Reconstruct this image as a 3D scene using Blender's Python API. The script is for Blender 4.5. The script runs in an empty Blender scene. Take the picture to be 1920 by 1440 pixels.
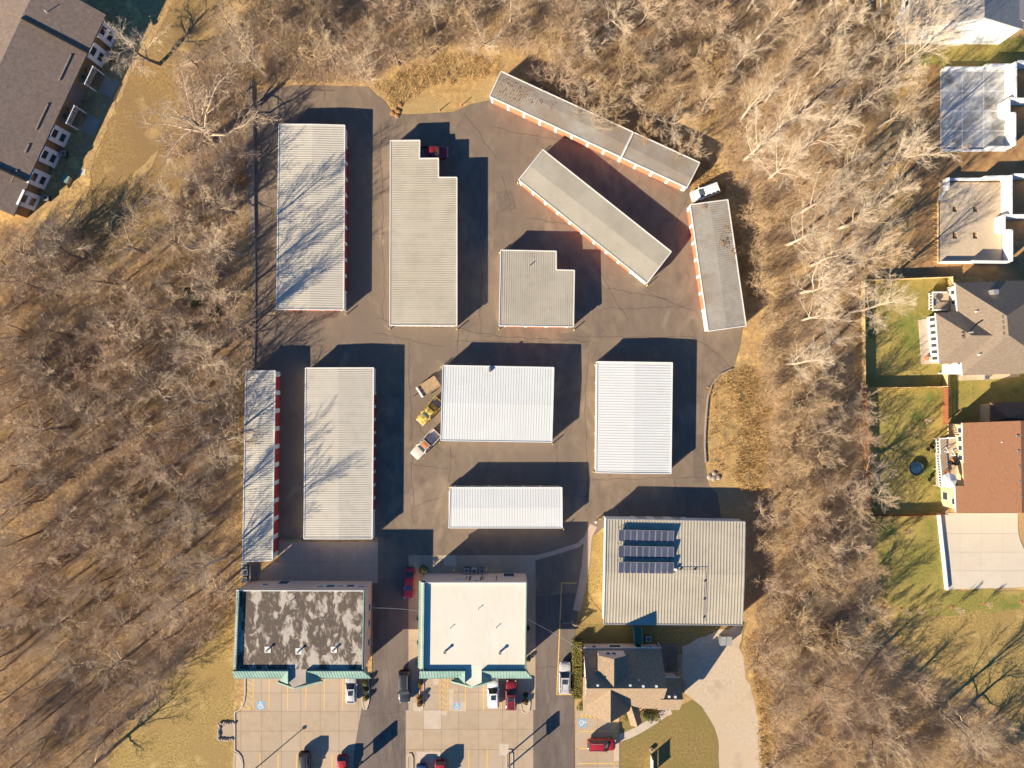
import bpy, bmesh, math, random
import numpy as np
from mathutils import Vector, Matrix
from mathutils.geometry import tessellate_polygon

# ---------------------------------------------------------------- camera, sky, sun, exposure
sc = bpy.context.scene
COL = sc.collection
CAM_H = 116.0
FPX = 1333.333            # focal length in photo pixels (1920 wide)
SUN_AZ = math.radians(230)     # compass bearing of the sun (south-west)
SUN_EL = math.radians(23.2)
cam = bpy.data.cameras.new('camera')
cam.lens = 25.0; cam.sensor_width = 36.0; cam.clip_end = 3000; cam.clip_start = 0.5
camo = bpy.data.objects.new('camera', cam); COL.objects.link(camo)
camo.location = (0, 0, CAM_H); camo.rotation_euler = (0, 0, 0)
sc.camera = camo
w = bpy.data.worlds.new('World'); sc.world = w; w.use_nodes = True
wn = w.node_tree
sky = wn.nodes.new('ShaderNodeTexSky'); sky.sky_type = 'NISHITA'; sky.sun_disc = False
sky.sun_elevation = SUN_EL; sky.sun_rotation = SUN_AZ; sky.air_density = 0.8; sky.dust_density = 0.0; sky.ozone_density = 8.0
tint = wn.nodes.new('ShaderNodeMix'); tint.data_type = 'RGBA'; tint.blend_type = 'MULTIPLY'; tint.inputs[0].default_value = 1.0   # cool white balance of the whole sky
wn.links.new(sky.outputs[0], tint.inputs[6]); tint.inputs[7].default_value = (0.52, 1.0, 1.06, 1)
wn.links.new(tint.outputs[2], wn.nodes['Background'].inputs[0])
wn.nodes['Background'].inputs[1].default_value = 0.066
sl = bpy.data.lights.new('sun', 'SUN'); sl.energy = 5.0; sl.angle = math.radians(0.5); sl.color = (1.0, 0.868, 0.645)
so = bpy.data.objects.new('sun', sl); COL.objects.link(so)
_sd = Vector((math.sin(SUN_AZ)*math.cos(SUN_EL), math.cos(SUN_AZ)*math.cos(SUN_EL), math.sin(SUN_EL)))
so.rotation_euler = _sd.to_track_quat('Z', 'Y').to_euler(); so.location = _sd*200
vs = sc.view_settings
vs.view_transform = 'Standard'; vs.look = 'None'; vs.gamma = 1.0; vs.use_curve_mapping = False; vs.exposure = 1.36
sc.render.engine = 'CYCLES'
sc.render.resolution_x = 1024; sc.render.resolution_y = 768

R = random.Random(7)
def P(px, py, z=0.0):
    s = (CAM_H - z)/FPX
    return Vector(((px-960)*s, (720-py)*s, z))
def P2(px, py, z=0.0):
    p = P(px, py, z); return (p.x, p.y)

# ---------------------------------------------------------------- materials
MATS = {}
def mat(name, c1, c2=None, scale=1.0, rough=0.8, metal=0.0, bump=0.0, bscale=None, c3=None, scale3=0.1,
        sharp=False, coat=0.0, rnd=0.0, detail=6.0, stretch=None, spec=0.35, mixlo=0.35, mixhi=0.65, lo2=0.42, hi2=0.62, dist=0.0, c4=None, scale4=0.4, lo4=0.56, hi4=0.72):
    if name in MATS: return MATS[name]
    m = bpy.data.materials.new(name); m.use_nodes = True
    t = m.node_tree; n = t.nodes; L = t.links
    b = n['Principled BSDF']
    b.inputs['Roughness'].default_value = rough; b.inputs['Metallic'].default_value = metal
    b.inputs['Specular IOR Level'].default_value = spec
    if coat: b.inputs['Coat Weight'].default_value = coat; b.inputs['Coat Roughness'].default_value = 0.08
    col = None
    geo = n.new('ShaderNodeNewGeometry'); vec = geo.outputs['Position']
    if stretch:
        mp = n.new('ShaderNodeMapping'); mp.inputs['Scale'].default_value = stretch; mp.vector_type = 'POINT'
        L.new(vec, mp.inputs['Vector']); vec = mp.outputs[0]
    def noise(s, d=detail):
        x = n.new('ShaderNodeTexNoise'); x.inputs['Scale'].default_value = s; x.inputs['Detail'].default_value = d
        x.inputs['Roughness'].default_value = 0.62; x.inputs['Distortion'].default_value = dist
        L.new(vec, x.inputs['Vector']); return x.outputs[0]
    def mix(fac, a, bcol):
        x = n.new('ShaderNodeMix'); x.data_type = 'RGBA'
        L.new(fac, x.inputs[0])
        for s, v in ((6, a), (7, bcol)):
            if isinstance(v, tuple): x.inputs[s].default_value = (*v, 1)
            else: L.new(v, x.inputs[s])
        return x.outputs[2]
    def rng(f, lo, hi):
        x = n.new('ShaderNodeMapRange'); x.inputs[1].default_value = lo; x.inputs[2].default_value = hi
        L.new(f, x.inputs[0]); return x.outputs[0]
    if c2 is None: c2 = tuple(c*0.8 for c in c1)
    lo, hi = (0.49, 0.53) if sharp else (mixlo, mixhi)
    col = mix(rng(noise(scale), lo, hi), c1, c2)
    if c3 is not None: col = mix(rng(noise(scale3, 5 if not sharp else 10), lo2, hi2), col, c3)
    if c4 is not None: col = mix(rng(noise(scale4, 8), lo4, hi4), col, c4)
    if rnd:
        oi = n.new('ShaderNodeObjectInfo'); mr = n.new('ShaderNodeMapRange')
        mr.inputs[3].default_value = 1-rnd; mr.inputs[4].default_value = 1+rnd
        L.new(oi.outputs['Random'], mr.inputs[0])
        hs = n.new('ShaderNodeHueSaturation'); L.new(mr.outputs[0], hs.inputs['Value']); L.new(col, hs.inputs['Color']); col = hs.outputs[0]
    L.new(col, b.inputs['Base Color'])
    if bump:
        bn = n.new('ShaderNodeBump'); bn.inputs['Strength'].default_value = bump; bn.inputs['Distance'].default_value = 0.1
        L.new(noise(bscale or scale*4, 4), bn.inputs['Height']); L.new(bn.outputs[0], b.inputs['Normal'])
    MATS[name] = m
    return m

M = dict(
 litter = mat('litter', (0.48,0.305,0.115), (0.27,0.168,0.075), 1.7, 0.95, mixlo=.40, mixhi=.60, bump=0.7, bscale=3.0, c3=(0.38,0.245,0.12), scale3=0.07, detail=12, c4=(0.60,0.40,0.15), scale4=.35, lo4=.53, hi4=.68),
 lawn_gold = mat('lawn_gold', (0.43,0.295,0.098), (0.205,0.138,0.048), 3.2, 0.95, mixlo=.38, mixhi=.62, bump=0.8, bscale=8, c3=(0.30,0.20,0.07), scale3=0.14, detail=12, c4=(0.46,0.33,0.13), scale4=.3),
 lawn_apt = mat('lawn_apt', (0.37,0.235,0.085), (0.20,0.125,0.052), 2.6, 0.95, mixlo=.36, mixhi=.64, bump=0.8, bscale=8, c3=(0.24,0.15,0.065), scale3=0.11, detail=12, c4=(0.44,0.295,0.115), scale4=.25),
 lawn_bank = mat('lawn_bank', (0.50,0.32,0.13), (0.33,0.19,0.07), 1.2, 0.95, bump=0.8, bscale=4, c3=(0.36,0.25,0.11), scale3=0.15, detail=9),
 lawn_front = mat('lawn_front', (0.31,0.205,0.070), (0.15,0.110,0.038), 3.0, 0.95, mixlo=.36, mixhi=.64, bump=0.6, bscale=8, c3=(0.20,0.155,0.045), scale3=0.16, detail=12),
 lawn_green = mat('lawn_green', (0.29,0.235,0.055), (0.15,0.145,0.035), 3.0, 0.95, mixlo=.36, mixhi=.64, bump=0.6, bscale=7, c3=(0.39,0.28,0.085), scale3=0.09, detail=12, c4=(0.13,0.16,0.030), scale4=.16, lo4=.54, hi4=.66),
 dirt = mat('dirt', (0.43,0.26,0.11), (0.26,0.135,0.055), 0.6, 0.95, bump=0.5, bscale=2, c3=(0.30,0.17,0.075), scale3=0.12, detail=8),
 gravel = mat('gravel', (0.53,0.425,0.315), (0.42,0.33,0.24), 2.2, 0.95, bump=0.4, bscale=9, c3=(0.48,0.365,0.25), scale3=0.14, detail=12, c4=(0.38,0.285,0.19), scale4=.25),
 asphalt = mat('asphalt', (0.222,0.162,0.115), (0.147,0.109,0.082), 0.6, 0.9, bump=0.25, bscale=9, c3=(0.170,0.127,0.095), scale3=0.07, detail=14, stretch=(1,.6,1), dist=.6, c4=(0.285,0.213,0.155), scale4=.22, lo4=.57, hi4=.75),
 asphalt_drive = mat('asphalt_drive', (0.140,0.107,0.092), (0.100,0.077,0.067), 0.9, 0.9, bump=0.25, bscale=9, c3=(0.155,0.122,0.104), scale3=0.15, detail=12, stretch=(1.4,.4,1), c4=(0.19,0.15,0.125), scale4=.3),
 patch = mat('patch', (0.165,0.122,0.094), None, 1.5, 0.9),
 crack = mat('crack', (0.085,0.062,0.052), None, 3, 0.9),
 scuff = mat('scuff', (0.20,0.155,0.125), (0.14,0.105,0.085), 0.8, 0.9),
 concrete = mat('concrete', (0.40,0.30,0.205), (0.345,0.255,0.172), 0.8, 0.85, bump=0.1, c3=(0.385,0.30,0.225), scale3=0.13, rnd=0.045, detail=8),
 concrete_new = mat('concrete_new', (0.49,0.405,0.32), (0.43,0.35,0.275), 0.9, 0.85),
 joint = mat('joint', (0.27,0.195,0.135), None, 2, 0.9),
 apron = mat('apron', (0.44,0.325,0.25), (0.36,0.26,0.20), 0.6, 0.85, c3=(0.40,0.30,0.23), scale3=0.15),
 patio = mat('patio', (0.56,0.49,0.395), (0.52,0.45,0.36), 0.6, 0.8, rnd=0.015, c3=(0.54,0.465,0.375), scale3=.2),
 patio_joint = mat('patio_joint', (0.44,0.375,0.295), None, 1, 0.85),
 yellow = mat('yellow', (0.75,0.46,0.085), (0.58,0.37,0.11), 3, 0.7),
 white_paint = mat('white_paint', (0.72,0.70,0.66), (0.55,0.52,0.47), 4, 0.7),
 blue_paint = mat('blue_paint', (0.16,0.30,0.46), (0.25,0.36,0.47), 3, 0.7),
 roof_tan = mat('roof_tan', (0.45,0.395,0.305), (0.40,0.35,0.275), 0.6, 0.5, metal=0.1, c3=(0.48,0.425,0.335), scale3=0.16, detail=10, c4=(0.36,0.31,0.235), scale4=.5, lo4=.56, hi4=.85),
 roof_grey = mat('roof_grey', (0.39,0.355,0.305), (0.32,0.285,0.24), 0.8, 0.5, metal=0.1, c3=(0.31,0.245,0.185), scale3=0.13, detail=10, c4=(0.26,0.19,0.135), scale4=.3, lo4=.55, hi4=.78),
 roof_pale = mat('roof_pale', (0.53,0.485,0.41), (0.47,0.43,0.365), 0.7, 0.5, metal=0.08, c3=(0.49,0.44,0.365), scale3=0.14, detail=10, c4=(0.40,0.355,0.29), scale4=.45, lo4=.54, hi4=.85),
 roof_white = mat('roof_white', (0.595,0.60,0.59), (0.56,0.56,0.545), 0.5, 0.55, c3=(0.575,0.57,0.555), scale3=.15, c4=(0.52,0.505,0.47), scale4=.35, lo4=.58, hi4=.9),
 roof_cream = mat('roof_cream', (0.61,0.575,0.495), (0.57,0.52,0.425), 0.35, 0.7, c3=(0.60,0.56,0.48), scale3=0.09, stretch=(1.6,0.4,1), c4=(0.53,0.45,0.33), scale4=.5, lo4=.57, hi4=.8),
 roof_brown = mat('roof_brown', (0.095,0.070,0.054), (0.40,0.345,0.295), 0.5, 0.85, mixlo=.475, mixhi=.55, c3=(0.088,0.064,0.050), scale3=0.38, lo2=.50, hi2=.58, detail=15, stretch=(1.3,.7,1), dist=.5, c4=(0.27,0.225,0.19), scale4=1.3, lo4=.55, hi4=.68),
 notch = mat('notch', (0.36,0.30,0.26), (0.30,0.25,0.22), 0.7, 0.8),
 trim_white = mat('trim_white', (0.70,0.68,0.64), (0.62,0.60,0.56), 2, 0.5),
 wall_white = mat('wall_white', (0.72,0.68,0.63), (0.66,0.62,0.57), 1, 0.7),
 wall_pink = mat('wall_pink', (0.62,0.44,0.335), (0.56,0.40,0.31), 0.8, 0.8),
 wall_tan = mat('wall_tan', (0.56,0.42,0.25), (0.50,0.375,0.22), 1, 0.8),
 wall_brown = mat('wall_brown', (0.36,0.21,0.095), (0.30,0.175,0.08), 1, 0.8),
 wall_cream = mat('wall_cream', (0.74,0.66,0.52), (0.68,0.60,0.46), 1, 0.75),
 siding_white = mat('siding_white', (0.74,0.73,0.71), (0.69,0.68,0.67), 1, 0.6),
 door_red_shaded = mat('door_red_shaded', (0.40,0.045,0.040), (0.34,0.04,0.036), 1.5, 0.55),  # door red with shade put into the colour, for the east walls
 door_red_sunlit = mat('door_red_sunlit', (0.66,0.19,0.105), (0.58,0.165,0.095), 1.5, 0.55),  # same door red brightened in colour as if sunlit, for south and west walls
 door_tan = mat('door_tan', (0.52,0.45,0.36), None, 1.5, 0.55),
 teal = mat('teal', (0.17,0.265,0.235), (0.14,0.23,0.205), 1.2, 0.5, c3=(0.20,0.295,0.26), scale3=0.5),
 teal_dark = mat('teal_dark', (0.03,0.17,0.155), None, 1, 0.5),
 shingle_tan = mat('shingle_tan', (0.25,0.19,0.138), (0.178,0.134,0.10), 2.2, 0.92, bump=0.5, bscale=7, detail=10, stretch=(1,2.5,1)),
 shingle_red = mat('shingle_red', (0.28,0.135,0.070), (0.20,0.096,0.052), 2.0, 0.92, bump=0.5, bscale=7, detail=10, stretch=(2.5,1,1), c3=(0.245,0.118,0.064), scale3=.2),
 shingle_grey = mat('shingle_grey', (0.36,0.325,0.29), (0.29,0.26,0.235), 2.0, 0.92, bump=0.4, bscale=7, detail=10),
 shingle_apt = mat('shingle_apt', (0.23,0.17,0.135), (0.165,0.12,0.098), 1.8, 0.92, bump=0.4, bscale=7, detail=10),
 shingle_house = mat('shingle_house', (0.285,0.205,0.135), (0.20,0.142,0.096), 2.6, 0.92, bump=0.5, bscale=8, detail=10),
 black = mat('black', (0.015,0.015,0.016), None, 2, 0.6),
 dark_metal = mat('dark_metal', (0.06,0.06,0.06), None, 2, 0.5, metal=0.5),
 grey_metal = mat('grey_metal', (0.42,0.41,0.39), (0.36,0.35,0.33), 2, 0.45, metal=0.5),
 galvan = mat('galvan', (0.55,0.54,0.52), None, 2, 0.4, metal=0.6),
 pane = mat('pane', (0.025,0.035,0.045), (0.04,0.05,0.06), 0.5, 0.08, spec=0.6),
 solar = mat('solar', (0.045,0.055,0.095), (0.06,0.065,0.10), 1.0, 0.25, spec=0.5, rnd=0.15),
 tyre = mat('tyre', (0.02,0.02,0.02), None, 3, 0.85),
 rim = mat('rim', (0.45,0.45,0.45), None, 3, 0.3, metal=0.8),
 lamp_clear = mat('lamp_clear', (0.75,0.75,0.72), None, 3, 0.15),
 lamp_red = mat('lamp_red', (0.35,0.02,0.02), None, 3, 0.2),
 wood = mat('wood', (0.42,0.285,0.165), (0.33,0.215,0.12), 2, 0.85, rnd=0.08),
 wood_tan = mat('wood_tan', (0.60,0.42,0.215), (0.50,0.345,0.17), 2, 0.85, rnd=0.08),
 wood_red = mat('wood_red', (0.31,0.105,0.050), (0.24,0.080,0.040), 2, 0.85, rnd=0.1),
 deck = mat('deck', (0.46,0.36,0.26), (0.38,0.29,0.20), 2, 0.85),
 fence_grey = mat('fence_grey', (0.33,0.26,0.21), (0.27,0.215,0.175), 1.5, 0.9, rnd=0.07),
 bollard = mat('bollard', (0.75,0.55,0.10), None, 2, 0.6),
 dry_grass = mat('dry_grass', (0.50,0.33,0.14), (0.36,0.22,0.09), .4, 0.95),
 orange = mat('orange', (0.62,0.20,0.07), (0.5,0.17,0.07), 3, 0.8),
 mulch = mat('mulch', (0.38,0.15,0.065), (0.28,0.11,0.05), 4, 0.95),
 hedge = mat('hedge', (0.20,0.165,0.035), (0.11,0.095,0.022), 2.5, 0.8),
 shrub = mat('shrub', (0.055,0.068,0.020), (0.030,0.038,0.012), 2.5, 0.8),
 shrub_rust = mat('shrub_rust', (0.22,0.10,0.035), (0.13,0.06,0.022), 3, 0.85),
 cedar = mat('cedar', (0.085,0.095,0.036), (0.045,0.055,0.022), 1.5, 0.85),
 leafrust = mat('leafrust', (0.34,0.18,0.07), (0.22,0.11,0.045), 3, 0.9),
 bark = mat('bark', (0.25,0.185,0.135), (0.16,0.115,0.085), 3, 0.95, rnd=0.15),
 bark_pale = mat('bark_pale', (0.47,0.375,0.285), (0.34,0.265,0.195), 1.5, 0.9, rnd=0.12),
 twig_grey = mat('twig_grey', (0.54,0.405,0.27), (0.42,0.305,0.20), 0.3, 0.9, rnd=0.2),
 twig_pale = mat('twig_pale', (0.57,0.455,0.33), (0.46,0.355,0.25), 0.3, 0.9, rnd=0.15),
 twig_purple = mat('twig_purple', (0.46,0.325,0.215), (0.34,0.235,0.155), 0.3, 0.9, rnd=0.22),
 twig_gold = mat('twig_gold', (0.48,0.34,0.195), (0.37,0.25,0.14), 0.3, 0.9, rnd=0.18),
 brush = mat('brush', (0.55,0.395,0.235), (0.39,0.27,0.17), 0.13, 0.95, c3=(0.47,0.335,0.235), scale3=0.045),
 blue_plastic = mat('blue_plastic', (0.012,0.045,0.10), None, 3, 0.5),
 umbrella = mat('umbrella', (0.70,0.66,0.60), (0.64,0.60,0.55), 2, 0.85),
 stone_wall = mat('stone_wall', (0.30,0.235,0.19), (0.22,0.17,0.135), 1.2, 0.9),
 stone = mat('stone', (0.40,0.32,0.26), (0.28,0.22,0.18), 3, 0.9, rnd=0.12),
 pipe_grey = mat('pipe_grey', (0.20,0.18,0.17), None, 2, 0.6),
)
def paint(name, c, c2=None, rough=0.35, coat=0.6):
    return mat('paint_'+name, c, c2 or tuple(x*0.94 for x in c), 1.5, rough, coat=coat, spec=0.5)

# ---------------------------------------------------------------- mesh helpers
BASE = {}
class MB:
    def __init__(s): s.v = []; s.f = []
    def add(s, vs, fs):
        o = len(s.v); s.v += [tuple(v) for v in vs]; s.f += [tuple(i+o for i in f) for f in fs]; return s
    def face(s, *pts): return s.add(pts, [tuple(range(len(pts)))])
    def prism(s, poly, z0, z1, bottom=False):
        n = len(poly)
        a = sum(poly[i][0]*poly[(i+1)%n][1]-poly[(i+1)%n][0]*poly[i][1] for i in range(n))
        if a < 0: poly = poly[::-1]
        vs = [(p[0], p[1], z0) for p in poly]+[(p[0], p[1], z1) for p in poly]
        fs = [tuple(range(n, 2*n))]+[(i, (i+1)%n, n+(i+1)%n, n+i) for i in range(n)]
        if bottom: fs.append(tuple(range(n-1, -1, -1)))
        return s.add(vs, fs)
    def box(s, cx, cy, z0, z1, lx, ly, a=0.0):
        c, q = math.cos(a), math.sin(a)
        pl = [(cx+c*x-q*y, cy+q*x+c*y) for x, y in ((-lx/2,-ly/2),(lx/2,-ly/2),(lx/2,ly/2),(-lx/2,ly/2))]
        return s.prism(pl, z0, z1, True)
    def bar(s, a, b, wd, ht=None):
        a = Vector(a); b = Vector(b); d = (b-a).normalized(); ht = ht or wd
        up = Vector((0,0,1)) if abs(d.z) < 0.95 else Vector((1,0,0))
        x = d.cross(up).normalized()*wd/2; y = x.cross(d).normalized()*ht/2
        vs = [a-x-y, a+x-y, a+x+y, a-x+y, b-x-y, b+x-y, b+x+y, b-x+y]
        return s.add(vs, [(0,1,2,3),(7,6,5,4),(0,4,5,1),(1,5,6,2),(2,6,7,3),(3,7,4,0)])
    def cyl(s, x, y, z0, z1, r, n=10, r1=None):
        r1 = r if r1 is None else r1
        vs = [(x+r*math.cos(6.2832*i/n), y+r*math.sin(6.2832*i/n), z0) for i in range(n)]
        vs += [(x+r1*math.cos(6.2832*i/n), y+r1*math.sin(6.2832*i/n), z1) for i in range(n)]
        return s.add(vs, [tuple(range(n, 2*n)), tuple(range(n-1,-1,-1))]+[(i,(i+1)%n,n+(i+1)%n,n+i) for i in range(n)])
    def lathe(s, x, y, prof, n=12):
        vs = []; fs = []
        for r, z in prof:
            vs += [(x+r*math.cos(6.2832*i/n), y+r*math.sin(6.2832*i/n), z) for i in range(n)]
        for k in range(len(prof)-1):
            fs += [(k*n+i, k*n+(i+1)%n, (k+1)*n+(i+1)%n, (k+1)*n+i) for i in range(n)]
        fs.append(tuple(range((len(prof)-1)*n, len(prof)*n)))
        return s.add(vs, fs)
    def tube(s, pts, rads, n=5, cap=False):
        pts = [Vector(p) for p in pts]; o = []; fs = []
        for i, p in enumerate(pts):
            d = (pts[min(i+1, len(pts)-1)]-pts[max(i-1, 0)]).normalized()
            up = Vector((0,0,1)) if abs(d.z) < 0.9 else Vector((1,0,0))
            x = d.cross(up).normalized(); y = x.cross(d)
            for k in range(n):
                a = 6.2832*k/n; o.append(p+(x*math.cos(a)+y*math.sin(a))*rads[i])
        for i in range(len(pts)-1):
            fs += [(i*n+k, i*n+(k+1)%n, (i+1)*n+(k+1)%n, (i+1)*n+k) for k in range(n)]
        if cap: fs += [tuple(range(n-1,-1,-1)), tuple(range((len(pts)-1)*n, len(pts)*n))]
        return s.add(o, fs)
    def shell(s, vs, fs, t=0.18):
        """roof planes given by points, closed underneath at thickness t"""
        n = len(vs); vs = [Vector(v) for v in vs]
        ff = []
        for f in fs:
            nn = sum(((vs[f[i]]).cross(vs[f[(i+1)%len(f)]]) for i in range(len(f))), Vector())
            ff.append(tuple(f) if nn.z > 0 else tuple(reversed(f)))
        ed = {}
        for f in ff:
            for i in range(len(f)): ed[(f[i], f[(i+1)%len(f)])] = 1
        out = list(ff)+[tuple(i+n for i in reversed(f)) for f in ff]
        for (a, b) in ed:
            if (b, a) not in ed: out.append((b, a, a+n, b+n))
        return s.add(list(vs)+[v-Vector((0,0,t)) for v in vs], out)
    def mesh(s, name, m, base=(0,0,0), smooth=False):
        me = bpy.data.meshes.new(name)
        me.from_pydata([(v[0]-base[0], v[1]-base[1], v[2]-base[2]) for v in s.v], [], s.f)
        me.materials.append(m); me.update()
        if smooth: me.polygons.foreach_set('use_smooth', [True]*len(me.polygons))
        return me
    def build(s, name, m, parent=None, smooth=False):
        base = BASE.get(parent.name, (0,0,0)) if parent else (0,0,0)
        o = bpy.data.objects.new(name, s.mesh(name, m, base, smooth)); COL.objects.link(o)
        if parent: o.parent = parent; BASE[o.name] = base
        return o
def link(name, me, parent=None, loc=(0,0,0), rz=0.0):
    o = bpy.data.objects.new(name, me); COL.objects.link(o); o.location = loc; o.rotation_euler = (0,0,rz)
    if parent: o.parent = parent
    return o
def tag(o, label=None, cat=None, group=None, kind=None):
    if label: o['label'] = label
    if cat: o['category'] = cat
    if group: o['group'] = group
    if kind: o['kind'] = kind
    return o
def thing(name, label, cat, loc=(0,0,0), group=None):
    o = bpy.data.objects.new(name, None); COL.objects.link(o); o.location = loc; o.empty_display_size = 0.3
    BASE[o.name] = tuple(loc); return tag(o, label, cat, group)
def copy_tree(o, parent=None):
    c = o.copy(); COL.objects.link(c); c.parent = parent
    for ch in list(o.children): copy_tree(ch, c)
    return c
def cen(poly):
    return (sum(p[0] for p in poly)/len(poly), sum(p[1] for p in poly)/len(poly), 0)
def clip(poly, x0, x1, y0, y1):
    def cut(pl, f, isec):
        out = []
        for i in range(len(pl)):
            a, b = pl[i-1], pl[i]
            if f(b):
                if not f(a): out.append(isec(a, b))
                out.append(b)
            elif f(a): out.append(isec(a, b))
        return out
    def ix(v): return lambda a, b: (v, a[1]+(b[1]-a[1])*(v-a[0])/(b[0]-a[0]))
    def iy(v): return lambda a, b: (a[0]+(b[0]-a[0])*(v-a[1])/(b[1]-a[1]), v)
    for f, g in ((lambda p: p[0] >= x0, ix(x0)), (lambda p: p[0] <= x1, ix(x1)), (lambda p: p[1] >= y0, iy(y0)), (lambda p: p[1] <= y1, iy(y1))):
        if len(poly) < 3: return []
        poly = cut(poly, f, g)
    return poly
def area(pl): return abs(sum(pl[i-1][0]*pl[i][1]-pl[i][0]*pl[i-1][1] for i in range(len(pl))))/2 if len(pl) > 2 else 0
def inside(x, y, pl):
    r = False
    for i in range(len(pl)):
        (x1, y1), (x2, y2) = pl[i-1], pl[i]
        if (y1 > y) != (y2 > y) and x < (x2-x1)*(y-y1)/(y2-y1)+x1: r = not r
    return r
def rough_poly(pl, step=1.3, amp=0.28, seed=1):
    rr = random.Random(seed); out = []
    for i in range(len(pl)):
        a, b = pl[i], pl[(i+1) % len(pl)]
        d = math.dist(a, b); n = max(1, int(d/step))
        for k in range(n):
            t = k/n; out.append((a[0]+(b[0]-a[0])*t+rr.uniform(-amp, amp), a[1]+(b[1]-a[1])*t+rr.uniform(-amp, amp)))
    return out
def px_poly(pts): return [P2(*p) for p in pts]
def sheet(name, pts, z, m, rag=0.0, label=None, seed=1):
    pl = px_poly(pts)
    if rag: pl = rough_poly(pl, 1.3, min(rag, .42), seed)
    a = sum(pl[i-1][0]*pl[i][1]-pl[i][0]*pl[i-1][1] for i in range(len(pl)))
    if a < 0: pl = pl[::-1]
    v3 = [Vector((x, y, z)) for x, y in pl]; tris = []
    for q in tessellate_polygon([v3]):
        nz = (v3[q[1]]-v3[q[0]]).cross(v3[q[2]]-v3[q[0]]).z; tris.append(tuple(q) if nz > 0 else tuple(reversed(q)))
    me = bpy.data.meshes.new(name); me.from_pydata(v3, [], tris); me.update()
    me.materials.append(m)
    o = bpy.data.objects.new(name, me); COL.objects.link(o); tag(o, label, kind='structure'); return o
def strip(mb, pts, wd, z):
    pts = [Vector((p[0], p[1])) for p in pts]; L = []; Rr = []
    for i, p in enumerate(pts):
        d = (pts[min(i+1, len(pts)-1)]-pts[max(i-1, 0)]).normalized(); n = Vector((-d.y, d.x))*wd/2
        L.append((*(p+n), z)); Rr.append((*(p-n), z))
    n = len(pts)
    return mb.add(L+Rr, [(i, n+i, n+i+1, i+1) for i in range(n-1)])
def wallstrip(mb, pts, wd, z0, z1):
    pts = [Vector((p[0], p[1])) for p in pts]; closed = (pts[0]-pts[-1]).length < 1e-6
    if closed: pts = pts[:-1]
    n = len(pts); L = []; Q = []
    for i, p in enumerate(pts):
        a = pts[i-1] if (closed or i > 0) else p; b = pts[(i+1) % n] if (closed or i < n-1) else p
        d1 = (p-a).normalized() if (p-a).length > 1e-6 else (b-p).normalized(); d2 = (b-p).normalized() if (b-p).length > 1e-6 else d1
        n1 = Vector((-d1.y, d1.x)); n2 = Vector((-d2.y, d2.x)); k = n1+n2; k = k/max(.5, k.dot(n1))*wd/2
        L.append(p+k); Q.append(p-k)
    vs = [(*p, z) for z in (z0, z1) for lst in (L, Q) for p in lst]; fs = []
    for i in range(n if closed else n-1):
        j = (i+1) % n
        fs += [(3*n+i, 3*n+j, 2*n+j, 2*n+i), (i, 2*n+i, 2*n+j, j), (n+j, 3*n+j, 3*n+i, n+i)]
    if not closed: fs += [(0, n, 3*n, 2*n), (n-1, 3*n-1, 4*n-1, 2*n-1)]
    return mb.add(vs, fs)
# ---------------------------------------------------------------- ground and paving
gm = MB().face((-600,-600,0),(600,-600,0),(600,600,0),(-600,600,0)); tag(gm.build('ground', M['litter']), kind='structure')
sheet('lawn', [(440,1110),(440,1560),(150,1560),(200,1430),(300,1300),(370,1225),(425,1140)], 0.0050, M['lawn_gold'], .5, seed=2)
sheet('lawn', [(100,470),(165,330),(225,180),(290,60),(350,-40),(420,-40),(420,120),(375,330),(320,420),(170,520)], 0.0070, M['lawn_apt'], .5, seed=3)
sheet('bank', [(740,216),(720,190),(700,155),(760,138),(800,118),(830,108),(925,103),(948,135),(918,192),(880,200),(850,214)], 0.0090, M['lawn_bank'], .35, seed=4)
sheet('lawn', [(1280,350),(1345,330),(1368,378),(1296,398)], 0.0110, M['lawn_bank'], .3, seed=5)
sheet('bank', [(1345,702),(1388,680),(1412,720),(1420,820),(1408,905),(1330,920),(1318,850),(1322,760)], 0.0130, M['lawn_bank'], .4, seed=6)
sheet('lawn', [(1098,1005),(1132,1000),(1134,1176),(1078,1208),(1074,1170),(1086,1100)], 0.0150, M['lawn_gold'], .15, seed=7)
sheet('back_yard', [(1074,1168),(1398,1166),(1392,1222),(1283,1225),(1090,1222)], 0.0170, M['lawn_front'], .3, seed=8)
sheet('front_lawn', [(1160,1325),(1180,1340),(1262,1328),(1300,1310),(1322,1322),(1340,1352),(1350,1390),(1354,1560),(1160,1560)], 0.0190, M['lawn_front'], .15, seed=9)
sheet('gravel_drive', [(1278,1212),(1320,1192),(1392,1168),(1388,1215),(1396,1256),(1415,1313),(1425,1365),(1426,1400),(1436,1560),(1352,1560),(1347,1385),(1334,1350),(1319,1325),(1298,1306),(1280,1294)], 0.0210, M['gravel'], .25, seed=10)
sheet('yard', [(1617,526),(1775,520),(1800,535),(1770,600),(1770,690),(1768,724),(1640,728),(1616,726)], 0.0230, M['lawn_green'], .2, seed=11)
sheet('yard', [(1616,730),(1768,728),(1812,795),(1765,840),(1765,964),(1630,966),(1622,820)], 0.0250, M['lawn_green'], .2, seed=12)
sheet('yard', [(1782,690),(2100,690),(2100,900),(1860,800),(1782,797)], 0.0270, M['lawn_green'], .2, seed=13)
sheet('yard', [(1632,968),(1764,962),(1778,1106),(2100,1100),(2100,1560),(1960,1400),(1800,1275),(1690,1205),(1645,1060)], 0.0290, M['lawn_green'], .6, seed=14)
sheet('golden_field', [(1668,1165),(1800,1150),(2100,1140),(2100,1560),(1960,1400),(1800,1275),(1690,1205)], .0385, M['lawn_gold'], .42, seed=41)
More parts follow.
